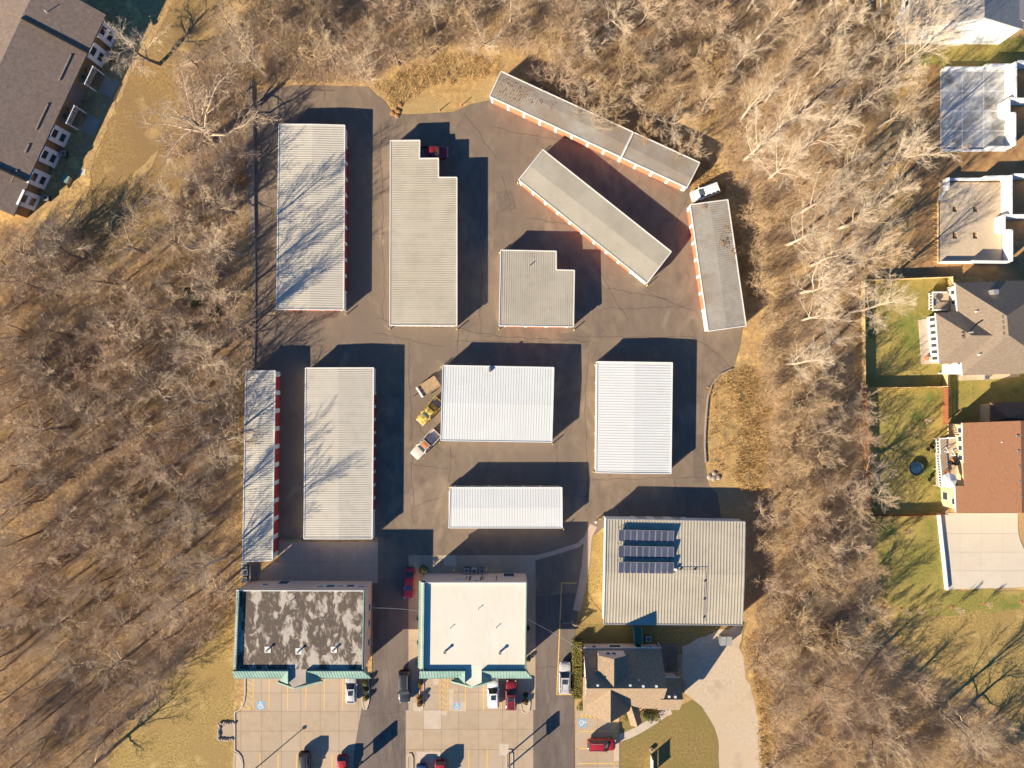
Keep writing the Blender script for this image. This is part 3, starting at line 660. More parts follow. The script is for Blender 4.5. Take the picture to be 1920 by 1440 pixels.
# ---------------------------------------------------------------- the two flat-roofed offices
def office(label, out, zt, roof_m, nx0, nx1, VL, VA, VR, wallm='wall_pink'):
    pl = [P2(x, y, zt) for x, y in out]      # NW NE SE SW
    t = thing('office_building', label, 'office', cen(pl), 'teal-trimmed offices facing the parking')
    NW, NE, SE, SW = [Vector(p) for p in pl]
    MB().prism(pl, 0, zt-.28).build('wall', M[wallm], t)
    ip = inset(pl, .12); MB().prism(ip, zt-.29, zt-.20).build('roof_membrane', M[roof_m], t)
    for a, b, m in ((NW, NE, 'trim_white'), (NE, SE, 'teal')):
        MB().bar((*a, zt-.12), (*b, zt-.12), .13, .30).build('coping', M[m], t)
    ytop, yout = SW.y, SW.y-1.75; ze = zt-1.3; zh = zt+.35
    x0n, x1n = P(nx0,1258,zt).x, P(nx1,1258,zt).x
    def mans(pts_top, pts_out, name='mansard'):
        A, B = [Vector(p) for p in pts_top]; C, D = [Vector(p) for p in pts_out]
        A3, B3 = (A.x,A.y,zh), (B.x,B.y,zh); C3, D3 = (C.x,C.y,ze), (D.x,D.y,ze); A0, B0 = (A.x,A.y,ze), (B.x,B.y,ze)
        mb = MB().add([A3,B3,C3,D3,A0,B0], [(0,2,3,1),(0,1,5,4),(4,5,3,2),(0,4,2),(1,3,5)])
        o = mb.build(name, M['teal'], t)
        L = (B-A).length; n = max(2, int(L/.45)); rb = MB()
        dirv = (B-A)/L; outv = Vector((dirv.y, -dirv.x))
        if outv.dot((C+D)/2-(A+B)/2) < 0: outv = -outv
        ca = (C-A).dot(dirv); db = (D-A).dot(dirv)-L; run = abs((C-A).dot(outv))
        lo, hi = min(0, ca), max(L, L+db)
        s = lo+.2
        while s < hi-.1:
            f0 = 0.0
            if s < 0 and ca < 0: f0 = s/ca
            elif s > L and db > 0: f0 = (s-L)/db
            f1 = 1.0
            if ca > 0 and s < ca: f1 = s/ca
            if db < 0 and s > L+db: f1 = (s-L)/db
            if f1 > f0+.05:
                p = A+dirv*s+outv*run*f0; q = A+dirv*s+outv*run*f1
                rb.bar((p.x,p.y,zh+(ze-zh)*f0+.02), (q.x,q.y,zh+(ze-zh)*f1+.02), .05, .07)
            s += .45
        rb.bar((C.x,C.y,ze), (D.x,D.y,ze), .1, .14)
        rb.build('seam', M['teal'], o)
        return o
    # south runs, left and right of the entrance notch
    mans(((SW.x, ytop), (x0n, ytop)), ((SW.x-.3, yout), (x0n-1.3, yout)))
    mans(((x1n, ytop), (SE.x, ytop)), ((x1n+1.9, yout), (SE.x+1.0, yout)))
    # west run
    mans(((NW.x+.55, NW.y), (SW.x+.55, SW.y)), ((NW.x-.45, NW.y), (SW.x-.45, SW.y-.1)))
    MB().bar((SE.x-.1, ytop-.1, zt+.1), (SE.x+.1, NE.y, zt-.02), .16, .2).build('edge_trim', M['teal'], t)
    # projecting entrance: two flanks and the pointed canopy
    yend = P(0, 1281, zt).y
    L3, A3, R3 = P(*VL, 4.5), P(*VA, 4.5), P(*VR, 4.5)
    fl = MB(); fl.add([(x0n, ytop+.05, zh), (x0n, yend, zh), (L3.x+.2, L3.y+.1, 4.4), (x0n-1.3, yout, ze-.02), (x0n, ytop+.05, 4.3), (x0n, yend, 4.3)], [(0,3,2,1),(0,1,5,4),(1,2,5),(0,4,3)])
    fl.build('canopy_flank', M['teal'], t)
    fr = MB(); fr.add([(x1n, ytop+.05, zh), (x1n, yend, zh), (R3.x-.2, R3.y+.1, 4.4), (x1n+1.9, yout, ze-.02), (x1n, ytop+.05, 4.3), (x1n, yend, 4.3)], [(0,1,2,3),(0,4,5,1),(1,5,2),(0,3,4)])
    fr.build('canopy_flank', M['teal'], t)
    MB().prism([(x0n+.02, ytop+.3), (x1n-.02, ytop+.3), (x1n-.02, yend), (A3.x, A3.y+.3), (x0n+.02, yend)], 4.6, zt-.22).build('canopy_roof', M['notch'] if roof_m == 'roof_brown' else M['roof_cream'], t)
    MB().prism([(L3.x+.15, L3.y+.05), (x0n, yend), (x1n, yend), (R3.x-.15, R3.y+.05), (A3.x, A3.y+.1)], 4.1, 4.42, True).build('canopy_deck', M['notch'], t)
    for p, q, nm in ((L3, A3, 'canopy_fascia'), (A3, R3, 'canopy_fascia')):
        d = (q-p).normalized(); n = Vector((d.y, -d.x, 0)); o = n*.5
        MB().add([p+Vector((0,0,.2)), q+Vector((0,0,.2)), q+o-Vector((0,0,.45)), p+o-Vector((0,0,.45)), p-Vector((0,0,.45)), q-Vector((0,0,.45))], [(3,2,1,0),(0,1,5,4),(4,5,2,3),(0,4,3),(1,2,5)]).build(nm, M['teal'], t)
    for px_ in (L3*.8+A3*.2, R3*.8+A3*.2, A3):
        MB().box(px_.x, px_.y+.15, 0, 4.15, .3, .3).build('column', M['wall_cream'], t)
    # glazed front under the canopy
    fd = (1,0)
    for k in range(5):
        x = SW.x+2+(SE.x-SW.x-4)*k/4; window(t, (x, ytop), (-1,0), .5, 2.0, 1.9, panes=2, vertical=False)
    return t, NW, NE, SE, SW
OA, nw, ne, se, sw_ = office('office with weathered patchy dark brown flat roof and teal trim', [(443,1107.5),(684,1108),(681,1258),(437,1257)], 5.6, 'roof_brown', 541, 574.5, (521,1278), (552,1289), (603,1276))
d = (ne-nw).normalized()
for f, z, wd, ht in ((.17,1.9,1.0,.8),(.30,0.05,1.7,2.1),(.62,3.0,1.0,.6),(.70,2.4,1.4,1.3),(.78,2.8,1.1,.6),(.86,2.4,1.3,1.2),(.95,3.0,1.0,.6)):
    window(OA, nw.lerp(ne, f), d, z, wd, ht, panes=1)
for f in (.3,.5,.75): 
    p = ne.lerp(se, f); window(OA, p, (se-ne).normalized(), 1.2, 1.2, 1.2, panes=1)
for x, y in ((502,1218),(560,1221),(626,1218)): roof_pipe(OA, x, y, 5.4, .5, .14, pad=.95)
roof_pipe(OA, 546, 1127, 5.4, .35, .06)
OB, nw, ne, se, sw_ = office('office with clean cream flat roof and teal trim', [(789.5,1093),(987.6,1093),(986,1257),(787.5,1257)], 5.6, 'roof_cream', 872, 903, (846,1276), (886,1287), (923,1276))
d = (ne-nw).normalized()
for f, z, wd, ht in ((.36,3.3,1.2,.4),(.52,4.0,.6,.5),(.83,.05,1.8,2.1)): window(OB, nw.lerp(ne, f), d, z, wd, ht, panes=1)
pm_ = MB()
for f in (.42,.45,.46,.56,.57,.59,.71):
    p = nw.lerp(ne, f); pm_.box(p.x, p.y+.06, 1.5+3*((f*37) % 1)*.4, 3.6+((f*53) % 1), .09, .1)
pm_.build('wall_conduits', M['dark_metal'], OB)
for x, y in ((834.7,1221),(937.7,1222)): roof_pipe(OB, x, y, 5.4, .55, .17)
for x, y in ((845,1177),(931,1176),(897.5,1141)): roof_pipe(OB, x, y, 5.4, .3, .05)
ac_unit(875, 1069, 'dark air conditioner, left of three behind the cream-roofed office', m='dark_metal'); ac_unit(889.5, 1070, 'pale air conditioner, middle of three behind the cream-roofed office'); ac_unit(904, 1070, 'dark air conditioner, right of three behind the cream-roofed office', m='dark_metal')
ac_unit(459.5, 1059, 'top one of three air conditioners beside the brown-roofed office'); ac_unit(460, 1072, 'middle one of three air conditioners beside the brown-roofed office', s=1.0); ac_unit(459.5, 1086, 'bottom one of three air conditioners beside the brown-roofed office')
for (x, y), lb in (((851,1068),'left'),((912,1067),'right')):
    t = thing('guard_post', 'yellow guard post on the '+lb+' of the air conditioners behind the cream-roofed office', 'bollard', P(x, y, 0)+Vector((0,0,.034)), 'yellow guard posts at building corners'); link('post', bme, t); link('band', bcap, t)
# wire enclosure round the left air conditioners
t = thing('wire_fence', 'thin wire fence enclosing the three air conditioners by the left woods', 'fence', P(445,1075))
cs = [P(455,1050), P(440,1050), P(438,1108)]
for a, b in zip(cs[:-1], cs[1:]):
    MB().bar(a+Vector((0,0,1.5)), b+Vector((0,0,1.5)), .05).build('rail', M['galvan'], t)
    for k in range(4):
        p = a.lerp(b, k/3); MB().cyl(p.x, p.y, 0, 1.52, .04, 6).build('post', M['galvan'], t)
t = thing('wooden_steps', 'dark wooden steps beside the three left air conditioners', 'steps', P(474,1072))
for k in range(6):
    p = P(472+k*2.6, 1070); MB().box(p.x, p.y, max(0,.75-.13*k-.1), .8-.13*k, .28, 2.6).build('tread', M['pipe_grey'], t)
for y in (1056,1085):
    a = P(471,y); b = P(486,y); MB().bar((a.x,a.y,.65),(b.x,b.y,.06), .06, .2).build('stringer', M['pipe_grey'], t)

# ---------------------------------------------------------------- brown shingled house at the bottom
t = thing('shingled_house', 'brown shingled house with a cross gable and a large rear dormer', 'house', (17.5,-47,0)); HS = t
X0, X1, YN, YR, YS = 11.4, 23.7, -42.1, -46.5, -51.7
wm = MB().prism([(X0+.25, YN-.3), (X1-.25, YN-.3), (X1-.25, YS+.4), (X0+.25, YS+.4)], 0, 2.8)
for x in (X0+.26, X1-.26): wm.face((x, YN-.3, 2.75), (x, YR, 7.1), (x, YS+.4, 2.75))
wm.face((X0+.3, YS+.41, 2.75), (15.1, YS+.41, 6.6), (18.9, YS+.41, 2.75))
wm.build('wall', M['wall_cream'], t)
MB().box((X0+X1)/2, YN-.28, 0, 2.72, X1-X0-.4, .06).build('rear_wall', M['wall_pink'], t)
MB().shell([(X0,YN,2.8),(X1,YN,2.8),(X1,YR,7.4),(X0,YR,7.4),(X0,YS,2.75),(X1,YS,2.75)], [(0,1,2,3),(3,2,5,4)]).build('roof', M['shingle_house'], t)
MB().shell([(X0-.1,YS-.25,2.75),(15.1,YS-.25,7.0),(18.9,YS-.25,2.75),(15.1,YR,7.2),(X0-.1,YR-.2,2.75),(18.9,YR-.2,2.75)], [(0,1,3,4),(1,2,5,3)]).build('cross_gable_roof', M['shingle_house'], t)
dm = MB().shell([(13.3,YN+.05,5.8),(15.6,YN+.05,7.3),(17.9,YN+.05,5.8),(17.9,YR+1.3,5.8),(15.6,YR-.1,7.3),(13.3,YR+1.3,5.8)], [(0,1,4,5),(1,2,3,4)], .12); do = dm.build('dormer_roof', M['shingle_house'], t)
dw = MB().prism([(13.5,YN-.24),(17.7,YN-.24),(17.7,YR+1.5),(13.5,YR+1.5)], 2.6, 5.72); dw.face((13.5,YN-.24,5.72),(17.7,YN-.24,5.72),(15.6,YN-.24,7.15)); dw.build('dormer_wall', M['wall_pink'], t)
for x in (15.1,16.0): window(t, (x, YN-.24), (1,0), 4.0, .75, .9, panes=1)
for x, wd, z, ht in ((13.2,.7,1.0,1.0),(16.6,1.9,.7,1.1),(20.4,1.0,.1,2.1),(22.3,.7,1.2,.6)): window(t, (x, YN-.25), (1,0), z, wd, ht, panes=1)
for y, z in ((-44.5,1),(-47,1),(-49.5,1),(-45.8,4),(-47.8,4)): window(t, (X0+.25, y), (0,1), z, .9, 1.2)
# east addition
ea = MB().prism([(X1-.3,-47.1),(26.4,-47.1),(26.4,-51.6),(X1-.3,-51.6)], 0, 2.75); ea.face((26.4,-47.1,2.7),(26.4,-49.2,5.0),(26.4,-51.6,2.7)); ea.build('addition_wall', M['wall_pink'], t)
MB().shell([(X1-.5,-46.8,2.8),(26.7,-46.8,2.8),(26.7,-49.2,5.15),(X1-.5,-49.2,5.15),(26.7,-51.95,2.7),(X1-.5,-51.95,2.7)], [(0,1,2,3),(3,2,4,5)]).build('addition_roof', M['shingle_house'], t)
MB().bar((X0,YN+.05,2.72),(X1,YN+.05,2.72), .14, .14).build('gutter', M['trim_white'], t)
MB().bar((X1+.05,YN,2.7),(X1+.05,YN+.0,0.0), .1, .1).build('downspout', M['trim_white'], t)
MB().bar((X1-.4,-46.75,2.72),(26.7,-46.75,2.72), .12, .12).build('gutter', M['trim_white'], t)
def roofz(y): return 2.8+4.6*(1-abs(y-YR)/4.4)
for x, y in ((1119.5,1281),(1180,1281),(1204,1282),(1228.5,1282)):
    p = P(x, y, 6.3); z = roofz(p.y); MB().box(p.x, p.y, z-.15, z+.2, .34, .3).build('roof_vent', M['trim_white'], t)
for x, y in ((1254.5,1306),(1266,1306.5)):
    p = P(x, y, 4.9); MB().box(p.x, p.y, 4.5, 5.05, .34, .3).build('roof_vent', M['trim_white'], t)
for x, y in ((1196,1270),(1117,1259)):
    p = P(x, y, 5.6); z = roofz(p.y); MB().cyl(p.x, p.y, z-.1, z+.35, .07, 8).build('roof_pipe', M['trim_white'], t)
# angled entrance canopy on the lawn side
c0 = Vector((18.9,-51.2)); dd = Vector((.30,-.954)); nn = Vector((dd.y,-dd.x)); 
def C(u, v, z): q = c0+dd*u+nn*v; return (q.x, q.y, z)
MB().shell([C(0,.95,2.5),C(3.2,.95,2.5),C(3.2,0,3.5),C(-.6,0,3.5),C(3.2,-.95,2.5),C(0,-.95,2.5)], [(0,1,2,3),(3,2,4,5)], .14).build('entry_roof', M['shingle_house'], t)
for u, v in ((3.0,.8),(3.0,-.8)): q = C(u, v, 0); MB().box(q[0], q[1], 0, 2.5, .16, .16).build('entry_post', M['trim_white'], t)
q = C(1.6,0,0); MB().box(q[0], q[1], 0, .12, 2.0, 3.2, math.atan2(dd.y, dd.x)+1.5708).build('entry_step', M['concrete'], t)
# front porch window bay, rear stair, side rail stair
window(t, (21.6, YS+.41), (-1,0), .8, 1.6, 1.2); window(t, (24.9,-51.6), (-1,0), .9, 1.0, 1.1)
s = thing('stairs', 'teal metal stairs with a landing behind the brown shingled house', 'stairs', P(1202,1195))
sx = 20.4
for k in range(8): MB().box(sx, YN-.1+.2+.33*k, max(0, .98-.13*k-.06), .98-.13*k, 1.25, .29).build('tread', M['teal_dark'], s)
for x in (sx-.68, sx+.68):
    MB().bar((x,YN+.05,.95),(x,YN+2.7,.08), .07, .22).build('stringer', M['teal'], s)
    r = MB(); r.bar((x,YN+.05,1.9),(x,YN+2.7,1.0), .06)
    for k in range(3): r.bar((x,YN+.1+1.25*k,.9-.43*k),(x,YN+.1+1.25*k,1.88-.43*k), .05)
    r.build('handrail', M['teal'], s)
p = (sx-.25, YN+3.35); MB().box(p[0], p[1], 0, .1, 1.3, 1.0).build('landing', M['concrete'], s)
ac_unit(1215.5, 1197, 'air conditioner beside the teal stairs behind the shingled house', m='teal_dark', z=0.008)
s = thing('side_steps', 'brown wooden side steps with railings right of the shingled house', 'steps', P(1292,1310))
A = Vector((26.5,-50.3)); dr = Vector((.62,.78)).normalized(); nr = Vector((-dr.y, dr.x))
for k in range(6):
    q = A+dr*(.3+.33*k); MB().box(q.x, q.y, max(0,.75-.13*k-.06), .75-.13*k, .3, 1.2, math.atan2(dr.y, dr.x)).build('tread', M['wood'], s)
for sg in (-.62,.62):
    a = A+nr*sg; b = A+dr*2.2+nr*sg; r = MB(); r.bar((*a,1.65),(*b,.95), .09); r.bar((*a,1.15),(*b,.45), .06)
    for k in range(3):
        q = a.lerp(b, k/2); r.bar((*q,0),(*q,1.65-.35*k), .09)
    r.build('railing', M['wood'], s)
s = thing('rear_railing', 'dark railing round the sunken patio in the shingled house\'s rear corner', 'railing', (25.5,-44,0))
cs = [(23.6,-42.3),(27.0,-42.3),(27.0,-45.9),(26.6,-46.5)]
for a, b in zip(cs[:-1], cs[1:]):
    MB().bar((*a,1.0),(*b,1.0), .07).build('rail', M['pipe_grey'], s)
    n = max(2, int(math.dist(a,b)/.5)); r = MB()
    for k in range(n+1): r.bar((a[0]+(b[0]-a[0])*k/n, a[1]+(b[1]-a[1])*k/n, 0), (a[0]+(b[0]-a[0])*k/n, a[1]+(b[1]-a[1])*k/n, 1.0), .04)
    r.build('balusters', M['pipe_grey'], s)
tag(MB().prism([(23.6,-42.4),(26.95,-42.4),(26.95,-46.9),(23.6,-46.9)], 0, .02).build('patio', M['asphalt']), kind='structure')
# low sign on the lawn in front of the house
c = P(1222.5,1432,1.0); s = thing('yard_sign', 'white wooden yard sign standing edge-on in the front lawn', 'sign', (c.x, c.y, 0))
MB().box(c.x, c.y-.6, 0.75, 1.75, .12, 3.0).build('board', M['trim_white'], s); MB().box(c.x, c.y-.6, .15, .60, .12, 3.0).build('board', M['trim_white'], s)
for y in (c.y+.85, c.y-2.05): MB().box(c.x, y, 0, 1.85, .14, .14).build('post', M['trim_white'], s)
c = P(1221,1406,.3); s = thing('planter', 'round tan planter at the end of the yard sign', 'planter', (c.x, c.y, 0))
MB().lathe(c.x, c.y, [(.22,0),(.36,.25),(.38,.45),(.30,.45)], 12).build('pot', M['stone'], s); MB().lathe(c.x, c.y, [(.29,.40),(.2,.5),(.05,.54)], 10).build('soil', M['leafrust'], s)
# dumpster
c = P(1360,1200,.7); s = thing('dumpster', 'dark dumpster with two lids on the gravel drive behind the warehouse', 'dumpster', (c.x, c.y, .012))
a = -.1; MB().add([(c.x+x*1.0, c.y+y, z) for x, y, z in ((-.9,-.65,.1),(.9,-.65,.1),(.9,.65,.1),(-.9,.65,.1),(-.95,-.75,1.05),(.95,-.75,1.05),(.95,.75,1.3),(-.95,.75,1.3))], [(3,2,1,0),(0,1,5,4),(1,2,6,5),(2,3,7,6),(3,0,4,7)]).build('bin', M['pipe_grey'], s)
for sg in (-1, 1): MB().shell([(c.x+sg*.48-.44,c.y-.8,1.08),(c.x+sg*.48+.44,c.y-.8,1.08),(c.x+sg*.48+.44,c.y+.75,1.36),(c.x+sg*.48-.44,c.y+.75,1.36)], [(0,1,2,3)], .05).build('lid', M['grey_metal'], s)
for sg in (-1, 1):
    MB().box(c.x+sg*1.0, c.y, .6, .75, .1, 1.2).build('fork_sleeve', M['pipe_grey'], s)
    for y in (-.5, .5): MB().cyl(c.x+sg*.75, c.y+y, .012, .12, .08, 8).build('caster', M['black'], s)
# utility rack and overhead wires
c = P(1074,1166); s = thing('meter_rack', 'small utility meter rack with three posts on the grass corner by the warehouse', 'meter rack', (c.x, c.y, 0))
for k in range(3): MB().bar((c.x+.55*k, c.y-.15*k, 0),(c.x+.55*k, c.y-.15*k, 1.5), .1).build('post', M['wood'], s)
MB().bar((c.x-.2,c.y+.05,1.42),(c.x+1.4,c.y-.4,1.42), .1, .14).build('crossbar', M['wood'], s)
for k in range(2): MB().box(c.x+.28+.55*k, c.y-.2, .8, 1.3, .3, .2).build('meter_box', M['grey_metal'], s)
c = P(1052,1165); s = thing('gate_post', 'short dark gate post beside the yellow painted bay', 'post', (c.x, c.y, 0)); MB().cyl(c.x, c.y, 0, 1.1, .07, 8).build('post', M['dark_metal'], s); MB().bar((c.x,c.y,1.0),(c.x+1.7,c.y+.05,1.0), .05).build('arm', M['grey_metal'], s); MB().box(c.x+1.7, c.y+.05, 0, 1.05, .1, .1).build('end_post', M['grey_metal'], s)
def wire(a, b, sag, label):
    pts = [a.lerp(b, k/16)-Vector((0,0,sag*4*(k/16)*(1-k/16))) for k in range(17)]
    s = MB().tube(pts, [.022]*17, 4).build('overhead_wire', M['galvan']); tag(s, label, 'wire', 'service wires between the buildings')
wire(P(694,1140,4.9), P(788,1146,4.9), .5, 'thin service wire between the two teal-trimmed offices')
wire(P(989,1161,4.9), P(1093,1221,2.75), .5, 'thin service wire from the cream-roofed office to the shingled house')
# sign pylons and lamp post along the street edge
def pylon(px, py, h, bw, label, ztop):
    c = P(px, py); s = thing('pylon_sign', label, 'sign', (c.x, c.y, .1)); 
    for dy in (-1.0, 1.0): MB().box(c.x, c.y+dy, .0, h, .18, .18).build('post', M['dark_metal'], s)
    MB().box(c.x, c.y, ztop, h-.05, .35, bw).build('sign_box', M['grey_metal'], s)
    for sx_ in (-.19, .19): MB().box(c.x+sx_, c.y, ztop+.1, h-.15, .03, bw-.2).build('sign_face', M['trim_white'], s)
    return s
pylon(955, 1424, 4.6, 2.4, 'tall two-post pylon sign on the traffic island by the bottom edge', 3.5)
pylon(651, 1442, 4.6, 2.4, 'tall pylon sign below the brown-roofed office\'s parking, beside the red hatchback', 2.5)
c = P(444, 1470); s = thing('lamp_post', 'lamp post outside the picture whose thin shadow crosses the left parking', 'lamp post', (c.x, c.y, 0))
MB().tube([(c.x,c.y,0),(c.x,c.y,6.2)], [.11,.07], 8, True).build('pole', M['dark_metal'], s); MB().cyl(c.x, c.y, 0, .4, .2, 10).build('foot', M['concrete'], s); MB().box(c.x, c.y, 6.15, 6.35, .4, .4).build('lamp_head', M['dark_metal'], s)
# ---------------------------------------------------------------- fences
def fence(label, pts, h, m, panel=2.4, board=.15, gap=.01, name='privacy_fence', cat='fence'):
    q = [P(*p) for p in pts]; t = thing(name, label, cat, q[0]); cache = {}
    for a, b in zip(q[:-1], q[1:]):
        L = (b-a).length; n = max(1, round(L/panel)); pw = L/n; d = (b-a)/L; rz = math.atan2(d.y, d.x)
        key = round(pw, 3)
        if key not in cache:
            mb = MB(); k = 0; nb = max(3, int(pw/(board+gap))); bw = pw/nb
            for k in range(nb): mb.box(bw*(k+.5), 0, .03, h*(1-.012*(k*7 % 3)), bw-gap, .022)
            for z in (.3, h*.6, h-.25): mb.box(pw/2, .035, z, z+.08, pw, .04)
            cache[key] = mb.mesh('fence_panel', M[m])
        pm2 = cache.setdefault('post', MB().box(0, 0, 0, h+.08, .11, .11).mesh('post', M[m]))
        for k in range(n):
            c = a+d*pw*k-t.location
            link('fence_panel', cache[key], t, c, rz); link('post', pm2, t, c+Vector((0,0,0)), rz)
        link('post', pm2, t, b-t.location, rz)
    return t
t = thing('low_wall', 'low wide concrete wall between the left woods and the upper left building', 'wall', P(474,300))
wp = [(468,152),(469,200),(470,250),(470,300),(471,350),(472,400),(473,442)]
for a, b in zip(wp[:-1], wp[1:]):
    A_, B_ = P2(*a), P2(*b); wallstrip(MB(), [A_, B_], 1.05, 0, .34).build('wall_block', M['stone_wall'], t)
t = thing('low_wall', 'thin low concrete edging from the left wall down to the narrow storage building', 'wall', P(476,560))
wp = [(476,446),(477,510),(477,570),(477,630),(475,688)]
for a, b in zip(wp[:-1], wp[1:]):
    wallstrip(MB(), [P2(*a), P2(*b)], .5, 0, .2).build('wall_block', M['stone_wall'], t)
fence('tan board fence along the woods side of the upper green yard', [(1614,528),(1615,620),(1616,725)], 1.35, 'wood_tan')
fence('tan board fence along the top of the upper green yard', [(1616,527),(1700,524),(1777,521),(1779,538)], 1.35, 'wood_tan')
fence('tan board fence between the upper and middle green yards', [(1618,727),(1700,726),(1767,724)], 1.35, 'wood_tan')
fence('tan board fence joining the tan-roofed house to the red fence', [(1768,703),(1768,725)], 1.35, 'wood_tan')
fence('red-brown fence left of the red-roofed house\'s garage', [(1768,728),(1768,794)], 1.45, 'wood_red', board=.2, gap=.05)
fence('red-brown fence along the woods side of the middle green yard', [(1618,730),(1622,815),(1624,900),(1626,965)], 1.35, 'wood_red', board=.2, gap=.05)
fence('red-brown fence along the bottom of the middle green yard', [(1628,965),(1700,965),(1768,962)], 1.35, 'wood_red', board=.2, gap=.05)

# ---------------------------------------------------------------- tan-roofed house at right
def hv(x, y, z): return P(x, y, z)
t = thing('tan_roofed_house', 'house with tan hipped roof and a row of white sunroom windows', 'house', P(1850,620))
ez = 3.0; rz = 6.4
c = [hv(1790,530.5,ez), hv(1985,524,ez), hv(1990,698,ez), hv(1804,704,ez), hv(1888,592,rz), hv(1891,628,rz)]
MB().shell(c, [(0,1,4),(1,2,5,4),(2,3,5),(3,0,4,5)]).build('roof', M['shingle_tan'], t)
A, B, Cc, D = hv(1753.5,587,ez), hv(1760,682,ez), hv(1806,680,ez+.1), hv(1796,584,ez+.1); p, q = hv(1822,629,5.3), hv(1862,629,5.35)
MB().shell([A, B, Cc, D, p, q], [(0,4,1),(0,3,5,4),(1,4,5,2)]).build('wing_roof', M['shingle_tan'], t)
wl = inset([tuple(v[:2]) for v in c[:4]], .4); MB().prism(wl, 0, ez-.05).build('wall', M['wall_cream'], t)
ww = inset([tuple(v[:2]) for v in (A, D, Cc, B)], .4); MB().prism(ww, 0, ez-.05).build('wing_wall', M['siding_white'], t)
wa, wb = Vector(ww[3]), Vector(ww[0]); dw_ = (wb-wa).normalized()
for k in range(7): window(t, wa.lerp(wb, (k+.5)/7), dw_, .7, .62, 1.75, panes=1)
wa, wb = Vector(wl[3]), Vector(wl[0]); dw_ = (wb-wa).normalized()
for f in (.82,.93): window(t, wa.lerp(wb, f), dw_, 1.2, .7, 1.1)
def box_px(par, name, x0, y0, x1, y1, z0, z1, m):
    a, b = P(x0, y0, z1), P(x1, y1, z1); return MB().box((a.x+b.x)/2, (a.y+b.y)/2, z0, z1, abs(a.x-b.x), abs(a.y-b.y)).build(name, M[m], par)
box_px(t, 'porch_roof', 1768, 683, 1801, 702, 2.6, 2.85, 'siding_white')
for x, y in ((1770,700),(1798,700)): a = P(x, y, 1.5); MB().box(a.x, a.y, 0, 2.6, .15, .15).build('porch_post', M['siding_white'], t)
v = P(1868,547,5.2); MB().box(v.x, v.y, 4.0, 5.2, .8, .7).build('chimney', M['galvan'], t)
v = P(1821,623,5.6); MB().cyl(v.x, v.y, 5.0, 6.1, .12, 10).build('flue_pipe', M['galvan'], t)
for x, y in ((1831,584),(1837,665)): 
    v = P(x, y, 4.6); MB().cyl(v.x, v.y, 4.0, 4.75, .09, 8).build('roof_pipe', M['siding_white'], t)
for k in range(4): 
    v = P(1881+k*.6, 594+k*10.5, 6.1); MB().box(v.x, v.y, 5.85, 6.2, .45, .4).build('roof_vent', M['shingle_tan'], t)
for k in range(2):
    v = P(1805.5, 626+k*7, 4.8); MB().box(v.x, v.y, 4.3, 4.95, .45, .4).build('roof_vent', M['shingle_tan'], t)
MB().bar(c[0], c[3], .14, .14).build('gutter', M['siding_white'], t); MB().bar(A, B, .14, .14).build('gutter', M['siding_white'], t)
tag(MB().prism(px_poly([(1722,600),(1752,594),(1757,682),(1727,683)]), 0, .12).build('patio', M['concrete_new']), kind='structure')
t = thing('deck', 'small raised deck with white railing at the tan-roofed house', 'deck', P(1755,568))
box_px(t, 'floor', 1742, 549, 1790, 582, .75, .9, 'deck')
for x, y in ((1743,550),(1743,581),(1770,550),(1770,581)): a = P(x, y, .5); MB().box(a.x, a.y, 0, .8, .12, .12).build('leg', M['wood'], t)
for a, b in (((1742,549),(1742,582)),((1742,549),(1770,549)),((1742,582),(1768,582))):
    A_, B_ = P(*a, .9), P(*b, .9); r = MB(); r.bar(A_+Vector((0,0,1)), B_+Vector((0,0,1)), .12, .1); r.bar(A_+Vector((0,0,.12)), B_+Vector((0,0,.12)), .08)
    n = int((B_-A_).length/.45)
    for k in range(n+1): z = A_.lerp(B_, k/n); r.bar(z, z+Vector((0,0,1)), .09)
    r.build('railing', M['siding_white'], t)
s = thing('deck_table', 'dark patio table on the tan-roofed house\'s deck', 'table', P(1752,566,.9)); c_ = P(1752,566,1.6)
MB().cyl(c_.x, c_.y, 1.58, 1.63, .55, 16).build('top', M['pipe_grey'], s); MB().cyl(c_.x, c_.y, .9, 1.58, .05, 8).build('stem', M['pipe_grey'], s); MB().cyl(c_.x, c_.y, .9, .94, .3, 10).build('foot', M['pipe_grey'], s)
s = thing('patio_figure', 'small terracotta garden pot on the sunroom patio', 'pot', P(1737,672)+Vector((0,0,.12))); c_ = P(1737,672,.4)
MB().lathe(c_.x, c_.y, [(.2,.12),(.34,.5),(.36,.62),(.28,.62)], 10).build('pot', M['orange'], s); MB().lathe(c_.x, c_.y, [(.27,.58),(.05,.66)], 8).build('soil', M['litter'], s)
ac_unit(1848, 707, 'grey air conditioner below the tan-roofed house', z=.0); 
tag(MB().prism(px_poly([(1795,702),(1912,698),(1912,706),(1852,712),(1795,714)]), 0, .03).build('gravel_strip', M['gravel']), kind='structure')

